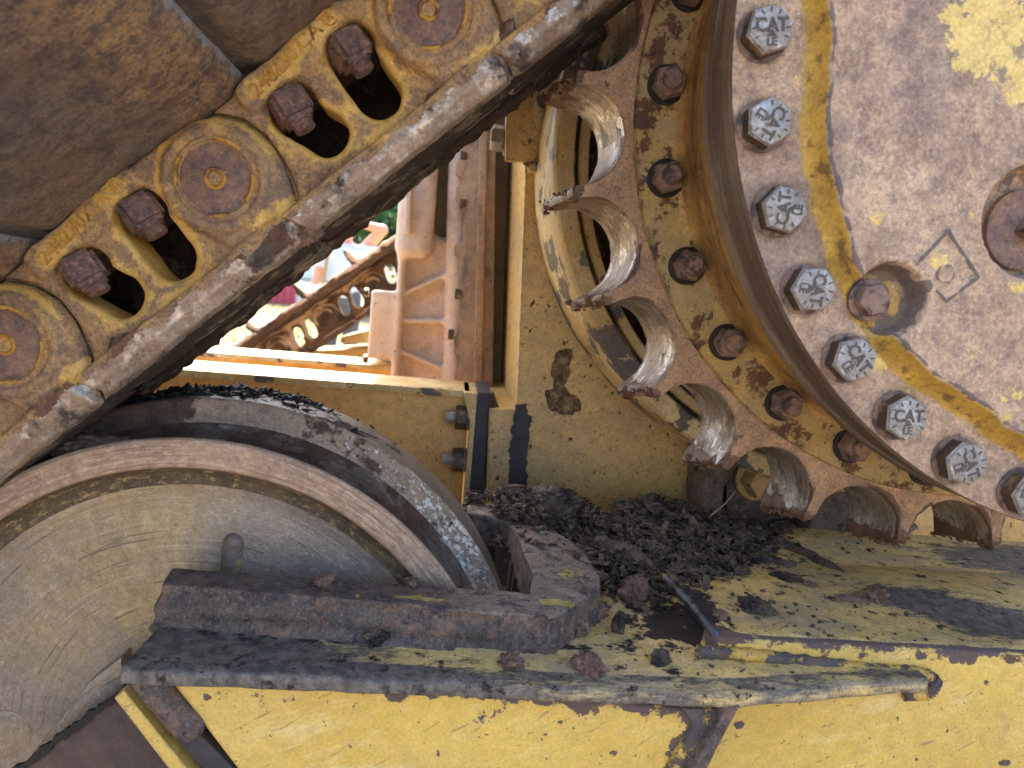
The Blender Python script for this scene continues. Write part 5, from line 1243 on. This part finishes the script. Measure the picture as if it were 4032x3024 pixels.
# right side panel with its rounded upper edge; left side panel under the lip
def panel(name, poly, Y, depth, wearf, mat='frame', step=.004, parent=fr):
    """dense vertical sheet clipped to a polygon (front) with a thickness"""
    bm = bmesh.new(); pts = [U(x, y, Y) for x, y in poly]; prism(bm, pts, (0, depth, 0), .0014); return from_bm(name, bm, mat, parent)
def gridpanel(name, poly, Y, mat, wear, thick=.02, n=(220, 110), parent=fr, extra=None):
    """four-sided panel (tl, tr, br, bl in photo pixels) as a dense sheet with a rounded rim"""
    c = [np.array(U(x, y, yy)) for (x, y), yy in zip(poly, Y if isinstance(Y, (list, tuple)) else [Y]*4)]
    S_, T_ = np.meshgrid(np.linspace(0, 1, n[0]), np.linspace(0, 1, n[1]), indexing='ij'); S1, T1 = S_[..., None], T_[..., None]
    Pn = (c[0]*(1-S1)+c[1]*S1)*(1-T1)+(c[3]*(1-S1)+c[2]*S1)*T1
    Pn[..., 1] += .0006*fbm(Pn[..., 0], Pn[..., 1], Pn[..., 2], 14, 2)
    W_, H_ = np.linalg.norm(c[1]-c[0]), np.linalg.norm(c[3]-c[0])
    d = np.minimum(np.minimum(S_, 1-S_)*W_, np.minimum(T_, 1-T_)*H_); Pn[..., 1] += .002*(1-sstep(0, .003, d))
    wr = wear(Pn[..., 0], Pn[..., 2], S_, T_, d)
    m = n[1]; Fq = [(i*m+j, i*m+j+1, (i+1)*m+j+1, (i+1)*m+j) for i in range(n[0]-1) for j in range(m-1)]
    Vb = Pn.reshape(-1, 3); nb = len(Vb); idx = np.arange(nb).reshape(n)
    rim = list(idx[:, 0])+list(idx[-1, 1:])+list(idx[-2::-1, -1])+list(idx[0, -2:0:-1]); back = Vb[rim]+(0, thick, 0)
    V = np.concatenate([Vb, back]); k = len(rim)
    Fq += [(rim[i], rim[(i+1) % k], nb+(i+1) % k, nb+i) for i in range(k)]
    return from_arrays(name, V, Fq, mat, parent, attrs=dict(wear=np.concatenate([wr.ravel(), wr.ravel()[rim]])), angle=60)
def pb(X, Z, Y, lst):
    o = np.zeros(X.shape)
    for (x, y, rx, ry, s_) in lst:
        c = XZ([(x, y)], Y)[0]; k = Y/1563.6; o = np.maximum(o, s_*(1-sstep(.3, 1.5, np.hypot((X-c[0])/(rx*k), (Z-c[1])/(ry*k)))))
    return o
chipsL = [(853, 1496, 30, 20, .42), (437, 1468, 16, 14, .4), (448, 1507, 8, 9, .4), (503, 1458, 14, 8, .4), (604, 1472, 18, 8, .42), (659, 1468, 20, 8, .4), (739, 1479, 26, 12, .42), (1106, 1505, 8, 7, .42), (1175, 1517, 18, 9, .42), (1370, 1531, 20, 8, .42), (1324, 1628, 14, 14, .4), (1300, 1652, 20, 10, .4), (1050, 1587, 7, 7, .4), (945, 1628, 8, 13, .36), (1442, 1628, 7, 6, .4), (479, 1652, 14, 9, .4), (700, 1560, 5, 5, .36), (800, 1610, 5, 7, .36), (585, 1590, 5, 6, .36), (1210, 1560, 10, 4, .34), (905, 1560, 4, 4, .4), (1000, 1640, 5, 5, .4), (1120, 1610, 6, 5, .36), (640, 1630, 5, 4, .36)]
chipsR = [(1934, 1570, 20, 10, .3), (2046, 1580, 8, 9, .38), (2169, 1648, 26, 12, .36), (1654, 1626, 8, 8, .3), (1597, 1566, 14, 18, .26), (2130, 1474, 6, 5, .38), (1838, 1523, 7, 6, .38), (2100, 1425, 12, 16, .4), (2060, 1425, 10, 12, .38), (2180, 1424, 20, 10, .36), (1990, 1418, 14, 9, .4), (1760, 1612, 5, 4, .36), (1980, 1640, 6, 4, .36), (1850, 1610, 4, 4, .36), (2090, 1530, 5, 4, .36), (1720, 1560, 4, 3, .36)]
def wl(X, Z, S_, T_, d):
    top = np.exp(-(T_*.3/.020)**2)*.75; right = np.exp(-((1-S_)*.4/.030)**2)*1.0
    return pb(X, Z, YLIP+.014, chipsL)+.22*(1-sstep(.04, .12, T_))+.20*(1-sstep(.05, .45, T_))+np.exp(-((1-S_)*.36/.012)**2)*.5
gridpanel('left_panel', [(330, 1425), (1515, 1535), (1425, 1790), (610, 1790)], YLIP+.014, 'frame', wl)
def wr_(X, Z, S_, T_, d):
    return pb(X, Z, YR, chipsR)*1.15+np.exp(-(T_*.12/.003)**2)*.12+.30*np.exp(-(T_*.12/.011)**2)+.15*np.exp(-(S_*.5/.03)**2)
gridpanel('right_panel', [(1545, 1377), (2330, 1418), (2330, 1800), (1430, 1800)], YR, 'frame', wr_)
# weld bead where the pocket meets the right panel, and round its nose
bm = bmesh.new()
yb = YR-.003
seq = [(1500, 1408), (1600, 1412), (1750, 1430), (1900, 1448), (1975, 1452), (2012, 1462), (2022, 1478), (2000, 1500), (1950, 1500)]
bead(bm, [U(x, y, yb) for x, y in seq], .0050, wob=.22, n=14); from_bm('weld', bm, 'chipped', fr, angle=80)
bm = bmesh.new(); bead(bm, [Uz(1440, 1250, z1)+(0, 0, .001), Uz(1495, 1310, z1)+(0, 0, .001), Uz(1550, 1372, z1)+(0, 0, -.001)], .0036, wob=.25, n=14); from_bm('seam_weld', bm, 'weld', fr, angle=80)
# diagonal rib with its fillet
plate('rib', [(1568, 1532), (1602, 1524), (1560, 1600), (1462, 1800), (1418, 1800)], YLIP-.002, .05, 'oxide', fr, .003)
plate('rib_fillet', [(1470, 1530), (1572, 1530), (1500, 1650), (1420, 1800), (1360, 1800), (1455, 1640), (1500, 1570)], YLIP+.008, .03, 'chipped', fr, .005)
# dark slug of weld at the left end
def slug(x, y, z):
    d = sd_cap(x, y, z, U(318, 1468, YLIP+.016), U(408, 1566, YLIP+.016), .0098, .0112)
    return d+.0005*vnoise(x, y, z, 200)
a = U(262, 1600, YLIP+.01); b_ = U(470, 1425, YLIP+.01)
V, Fq = sdf_mesh(slug, (a[0]-.01, YLIP-.002, a[2]-.01), (b_[0]+.01, YLIP+.035, b_[2]+.012), .0011)
from_arrays('end_weld', V, Fq, 'oxide', fr)
plate('end_strip', [(246, 1508), (268, 1492), (470, 1740), (425, 1740)], YLIP+.022, .012, 'frame', fr, .0012)
plate('end_edge', [(272, 1476), (300, 1450), (640, 1800), (560, 1800)], YLIP+.018, .012, 'black_edge', fr, .0012)
plate('guard_plate', [(262, 1506), (250, 1500), (38, 1668), (-10, 1760), (520, 1760)], .535, .012, 'brownplate', fr, .002)
bm = bmesh.new(); prism(bm, [U(x, y, .531) for x, y in jag([(272, 1484), (262, 1506), (180, 1568), (100, 1628), (36, 1680), (0, 1760), (-40, 1760), (20, 1668), (100, 1608), (185, 1545)], 7, 6, 9)], (0, .004, 0), 0); from_bm('guard_edge', bm, 'void', fr)
plate('guard_lug', [(190, 1475), (262, 1418), (268, 1490), (60, 1640)], .56, .02, 'idler_web', fr, .003)
# inner side plate behind the idler, near-black to paint in the shade of the slot
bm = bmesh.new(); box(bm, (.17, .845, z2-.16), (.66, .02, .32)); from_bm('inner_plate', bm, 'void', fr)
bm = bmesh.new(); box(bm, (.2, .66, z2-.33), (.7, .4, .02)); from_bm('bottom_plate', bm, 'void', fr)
# guard bar and hooked end of the slot, one rough casting sitting on the ledge
bar = planz([(375, 1226), (720, 1250), (1090, 1276), (1144, 1281), (1152, 1239), (1133, 1197), (1116, 1152), (1100, 1130), (1060, 1115), (1010, 1108), (1010, 1085), (1120, 1090), (1180, 1130), (1262, 1190), (1293, 1243), (1298, 1270), (1237, 1305), (1199, 1331), (1060, 1321), (720, 1292), (352, 1262)], z3)
barxy = [(p[0], p[1]) for p in bar]
def bar_sdf(x, y, z):
    d2 = sd_poly2(x, y, barxy)
    sl = (z3-z)*np.where(x < .02, .22, .06)
    d = smax((d2-sl)*.97, np.maximum(z-z3, z2-.004-z), .0022)
    # rolled front of the long bar
    n = .0009*fbm(x, y, z, 55, 3)+.0004*vnoise(x, y, z, 260)
    n = n+.0007*np.sin(x*700+3*vnoise(x, y, z*0, 60))*(sstep(.001, .006, z3-z))*(x > .03)
    st = .0016*(x < .05)*np.sin(z*340+.6*np.sin(x*22)+1.4)*(sstep(0, .004, z3-z))
    return d+n+st
xs_ = [p[0] for p in barxy]; ys_ = [p[1] for p in barxy]
V, Fq = sdf_mesh(bar_sdf, (min(xs_)-.014, min(ys_)-.014, z2-.007), (max(xs_)+.014, max(ys_)+.014, z3+.005), .0014)
pt = 1-sstep(.0, .02, np.abs(V[:, 1]-(np.interp(V[:, 0], [xs_l, .05], [.505, .53]))))
cpt = Uz(1200, 1300, z3); cpt2 = Uz(1230, 1240, z3); cpt3 = Uz(900, 1292, z3)
pa = 1.0*np.exp(-(((V[:, 0]-cpt[0])/.022)**2+((V[:, 1]-cpt[1])/.010)**2))+.75*np.exp(-(((V[:, 0]-cpt2[0])/.018)**2+((V[:, 1]-cpt2[1])/.012)**2))+.75*np.exp(-(((V[:, 0]-cpt3[0])/.06)**2+((V[:, 1]-cpt3[1])/.005)**2))
from_arrays('guard_bar', V, Fq, 'oxide', fr, attrs=dict(paint=pa*np.where(V[:, 2] > z3-.004, 1, 0), pale=np.where(V[:, 2] > z3-.0025, sstep(-.05, .05, V[:, 0]), 0)))

# ================================================================== DEBRIS
def inpoly(x, y, P):
    c = False; n = len(P)
    for i in range(n):
        a, b_ = P[i], P[(i+1) % n]
        if (a[1] > y) != (b_[1] > y) and x < a[0]+(y-a[1])/(b_[1]-a[1])*(b_[0]-a[0]): c = not c
    return c
slotp = [(p[0], p[1]) for p in planz([(900, 1140), (1010, 1112), (1060, 1122), (1100, 1138), (1116, 1152), (1133, 1197), (1152, 1239), (1148, 1290), (900, 1270)], z3)]
def surf_z(x, y):
    if inpoly(x, y, barxy): return z3
    return z1 if (x > step_line(y) and y > YR) else z2
def pile(edge=0):
    while True:
        x = random.uniform(-.02, .50); y = random.uniform(.60, .845)
        if inpoly(x, y, slotp) or (x < .06 and y < .80): continue
        onbar = inpoly(x, y, barxy)
        if onbar and (y < .74 and random.random() > .03): continue
        hgt = .028*math.exp(-((x-.17)/.17)**2)*float(sstep(.68, .80, y))+.010*math.exp(-((x-.2)/.12)**2)*float(sstep(.60, .70, y))
        hgt *= .75+.5*mnoise.noise(Vector((x*22, y*22, 3)))
        front = .66+.18*float(sstep(.22, .46, x))+.018*mnoise.noise(Vector((x*40, 1, 0)))
        dens_ = float(sstep(front-.055, front+.03, y))*math.exp(-max(0, (x-.33))/.05)
        if random.random() > dens_: continue
        return (x, y, surf_z(x, y)+random.random()**.6*max(0, hgt)+.001)
o = clump_mesh('chip_heap', pile, 'chips', sizes=(.0008, .0040), n=5200); tagk(o, 'heap of dark wood chips and crumbs on the frame behind the slot', 'debris'); o['kind'] = 'stuff'
heap = o
# crumpled crumbs of soil
def crumple(name, pts, n, smin_, smax_, mat, sub=2):
    bm = bmesh.new(); bmesh.ops.create_icosphere(bm, subdivisions=sub, radius=1); base = np.array([v.co[:] for v in bm.verts]); fs = np.array([[v.index for v in f.verts] for f in bm.faces]); bm.free()
    V, Fs = [], []
    for i in range(n):
        p = pts(); r = smin_+(smax_-smin_)*random.random()**2.6; sd = random.random()*50
        d = base*(1+.55*fbm(base[:, 0], base[:, 1], base[:, 2]+sd, 1.6, 3, i % 97))[:, None]
        an = random.random()*6.28; c, s_ = math.cos(an), math.sin(an); sc = np.array((random.uniform(.8, 1.7), random.uniform(.6, 1.1), random.uniform(.5, .95)))*r
        d = d*sc; d = np.stack([d[:, 0]*c-d[:, 1]*s_, d[:, 0]*s_+d[:, 1]*c, d[:, 2]], 1)
        V.append(d+np.array(p)+(0, 0, r*.3)); Fs.append(fs+i*len(base))
    return from_arrays(name, np.concatenate(V), np.concatenate(Fs), mat, None, smooth=False)
o = crumple('soil_crumbs', pile, 950, .0012, .0056, 'chips'); o.parent = heap
for k in range(-1, 8):
    an_ = math.radians(-166.7+14.4*k)
    def tip_pt():
        f = random.random(); r = .380+(.3955-.380)*f+random.gauss(0, .002); a = an_+random.gauss(0, .008); return (HX+r*math.cos(a), YS+.006+TS*f*.95, HZ+r*math.sin(a)-.001)
    o = crumple('mud_crust', tip_pt, 46, .0008, .0042, 'wetmud'); o.parent = sp_; o.matrix_parent_inverse = Matrix.Translation(-Vector(sp_.location)); o['kind'] = 'stuff'
def bigpile():
    p = pile(); return (p[0], p[1]-.004, p[2]+.003)
o3 = clump_mesh('bark_shards', bigpile, 'chips', sizes=(.0022, .0072), n=420, flat=.25); o3.parent = heap
# fibres and twigs
V, Fc = [], []
for i in range(420):
    p = np.array(bigpile())+(0, 0, .002); L_ = random.uniform(.006, .022); an = random.random()*6.28; ti = random.gauss(0, .35); w_ = random.uniform(.0003, .0011)
    d = np.array((math.cos(an)*math.cos(ti), math.sin(an)*math.cos(ti), math.sin(ti)))*L_; sd = np.array((-math.sin(an), math.cos(an), 0))*w_; up = np.array((0, 0, w_)); bend = np.random.normal(0, L_*.12, 3)
    n0 = len(V)
    for k, q in enumerate((p-d*.5, p+bend, p+d*.5)):
        f = (.7, 1, .5)[k]; V += [q-sd*f, q+up*f, q+sd*f, q-up*f]
    for k in (0, 4):
        for j in range(4): Fc.append((n0+k+j, n0+k+(j+1) % 4, n0+k+4+(j+1) % 4, n0+k+4+j))
    Fc += [(n0+3, n0+2, n0+1, n0), (n0+8, n0+9, n0+10, n0+11)]
o = from_arrays('twigs', V, Fc, 'twig', None, smooth=False); o.parent = heap
# mound beneath the chips
V, Fc = [], []
gx3 = np.linspace(.062, .42, 110); gy3 = np.linspace(.70, .845, 50)
for x in gx3:
    for y in gy3:
        hgt = .024*math.exp(-((x-.17)/.17)**2)*float(sstep(.70, .80, y))*(.75+.5*mnoise.noise(Vector((x*22, y*22, 3)))); V.append((x, y, (surf_z(x, y))-.003+hgt+.0035*mnoise.noise(Vector((x*90, y*90, 0)))-(.03 if inpoly(x, y, slotp) else 0)))
m = len(gy3); Fc = [(i*m+j, (i+1)*m+j, (i+1)*m+j+1, i*m+j+1) for i in range(len(gx3)-1) for j in range(m-1)]
o2 = from_arrays('heap_base', V, Fc, 'chips', None); o2.parent = heap
def scatter():
    while True:
        x = random.uniform(-.12, .62); y = random.uniform(.476, .83)
        if x > lipR[0] and y < YR+.004 and y < float(lip_y(x))+.004: continue
        if x > xT-.01 and y < YR+.006: continue
        if abs(y-YR) < .008 and x > step_line(YR)-.01: continue
        if x < .14 and .485 < y < .66: continue
        if x < .05 and y > .57: continue
        if inpoly(x, y, slotp): continue
        if random.random() > (.25+.75*float(sstep(.50, .70, y)))*math.exp(-max(0, x-.28)/.11)+.06: continue
        return (x, y, surf_z(x, y)-.0002)
o = crumple('loose_crumbs', scatter, 950, .0004, .0030, 'chips', 1); tagk(o, 'loose dark crumbs scattered over the yellow frame top', 'debris'); o['kind'] = 'stuff'
cl = [((1245, 0), 0)]
CL = [  # px centre, z level, size (m), material, label
 ((1190, 1092), 'h', (.031, .020, .019), 'chips', 'big rounded dark clod on the heap below the mud splash'),
 ((1368, 1300), 2, (.016, .012, .013), 'mudred', 'reddish brown clod right of the hooked slot end'),
 ((1272, 1447), 2, (.012, .009, .0065), 'mudred', 'flat brick red clod on the ledge lip'),
 ((1105, 1442), 2, (.0075, .007, .006), 'mud', 'small brown clod pair on the ledge lip'),
 ((815, 1385), 2, (.011, .009, .007), 'chips', 'dark clod at the foot of the long guard bar'),
 ((1245, 1365), 2, (.011, .009, .008), 'mud', 'brown clod at the right foot of the guard bar'),
 ((1275, 1330), 2, (.013, .010, .009), 'mud', 'grey brown clod against the hooked slot end'),
 ((1425, 1430), 2, (.008, .007, .006), 'chips', 'dark lump on the ledge between the red clod and the weld'),
 ((1335, 1365), 2, (.006, .005, .011), 'chips', 'upright dark splinter right of the guard bar'),
 ((1630, 1318), 1, (.014, .010, .006), 'chips', 'flat dark clod on the frame top above the pocket'),
 ((1893, 1303), 1, (.0085, .008, .011), 'mud', 'round wood knot standing on the worn frame top'),
 ((1480, 1200), 1, (.014, .009, .008), 'chips', 'dark crusty clod at the front of the chip heap'),
 ((1700, 1255), 1, (.014, .008, .005), 'chips', 'clod half way along the right frame top'),
 ((1600, 1240), 1, (.010, .007, .005), 'chips', 'small clod right of the chip heap'),
 ((1750, 1270), 1, (.006, .005, .004), 'mud', 'pea sized crumb on the greenish paint'),
 ((1555, 1335), 1, (.006, .005, .004), 'mud', 'small crumb above the weld seam'),
 ((1095, 1350), 2, (.008, .006, .005), 'mud', 'crumb on the ledge under the bar'),
 ((700, 1262), 3, (.010, .006, .004), 'mud', 'flat brown crumb on top of the long guard bar'),
 ((890, 1262), 3, (.006, .005, .003), 'mud', 'smaller crumb on top of the guard bar near the rim'),
 ((1500, 1290), 2, (.012, .01, .007), 'chips', 'dark clod beside the bluish seam weld')]
for i, ((x, y), lv, s_, mt, lb) in enumerate(CL):
    zz = {1: z1, 2: z2, 3: z3, 'h': z2+.02}[lv]; p = Uz(x, y, zz)
    if lv == 'h': p = U(x, y, .79)
    clod('mud_clod', (p[0], p[1], p[2]+(s_[2]*.6 if lv != 'h' else 0)), s_, mt, lb, 'clod', 'clods lying on the track frame', amp=.6, seed=i*1.7+1, yaw=i, sub=5)
def stick(pa, pb, r, label, mat='chips', wob=.0015):
    bm = bmesh.new(); a, b_ = Vector([float(v) for v in pa]), Vector([float(v) for v in pb]); n = 12; pr = None; first = None; d = (b_-a).normalized(); e1 = d.orthogonal().normalized(); e2 = d.cross(e1)
    for i in range(n+1):
        t_ = i/n; q = a.lerp(b_, t_)+e1*random.uniform(-wob, wob)+Vector((0, 0, wob*math.sin(t_*4))); rr = r*(.55+.45*math.sin(math.pi*min(.93, max(.12, t_))))*random.uniform(.85, 1.15)
        ring = [bm.verts.new(q+(e1*math.cos(k)*1.3+e2*math.sin(k)*.7)*rr*random.uniform(.85, 1.15)) for k in np.linspace(0, 6.283, 8)[:-1]]
        if pr: [bm.faces.new((pr[k], pr[(k+1) % 7], ring[(k+1) % 7], ring[k])) for k in range(7)]
        else: first = ring
        pr = ring
    bm.faces.new(first[::-1]); bm.faces.new(pr); o = from_bm('wood_splinter', bm, mat, None, angle=60); tagk(o, label, 'splinter', 'splinters on the track frame')
def sp(x, y, z, dz=.003): p = Uz(x, y, z); return (p[0], p[1], p[2]+dz)
stick(sp(1285, 1195, z2, .016), sp(1445, 1262, z2, .009), .0075, 'thick black splinter running from the hooked slot end to the weld')
stick(sp(1695, 1180, z1, .004), sp(1850, 1262, z1), .0040, 'long dark splinter across the greenish paint right of the heap')
stick(sp(1805, 1303, z1), sp(1880, 1303, z1), .0032, 'pale brown splinter lying against the wood knot', 'mud')
stick(sp(1925, 1180, z1, .006), sp(1975, 1150, z1, .010), .0042, 'stub of wood under the low sprocket teeth', 'mud')
stick(sp(1640, 1165, z1, .004), sp(1760, 1205, z1), .0050, 'broad dark bark piece beneath the sprocket gap')
stick(sp(1470, 1140, z1, .02), sp(1540, 1185, z1, .006), .0036, 'split grey stick leaning on the heap', 'mud')
stick(sp(1620, 1210, z1), sp(1720, 1225, z1), .0036, 'second dark splinter parallel to the heap edge')
stick(sp(1400, 1235, z2, .004), sp(1410, 1290, z2, .003), .0032, 'short black splinter before the reddish clod')
for (x0, y0, x1_, y1_) in ((1530, 1118, 1590, 1060), (1690, 1120, 1640, 1040), (1205, 1085, 1225, 1058), (1660, 1110, 1680, 1085), (1440, 1130, 1465, 1100)):
    a, b_ = U(x0, y0, .80), U(x1_, y1_, .82); bm = bmesh.new(); bead(bm, [a, (a+b_)/2+(.003, 0, 0), b_], .0005, seg=5, n=4)
    o = from_bm('dry_straw', bm, 'cream', None); tagk(o, 'thin dry straw sticking up out of the chip heap', 'straw', 'straws in the chip heap')
# splash of dried mud on the wall
V, Fq = sdf_mesh(lambda x, y, z: smin(smin(sd_cap(x, y, z, U(1216, 768, YW+.013), U(1211, 795, YW+.013), .0175), sd_cap(x, y, z, U(1205, 800, YW+.011), U(1198, 845, YW+.011), .0145), .006), sd_cap(x, y, z, U(1203, 862, YW+.022), U(1226, 872, YW+.022), .0265), .006)+.0040*fbm(x, y, z, 110, 4),
    (U(1150, 910, YW)[0], YW-.012, U(1160, 905, YW)[2]), (U(1280, 740, YW)[0], YW+.01, U(1220, 735, YW)[2]), .0022)
o = from_arrays('mud_splash', V, Fq, 'splash'); tagk(o, 'dried mud splash stuck on the olive wall', 'mud splash')
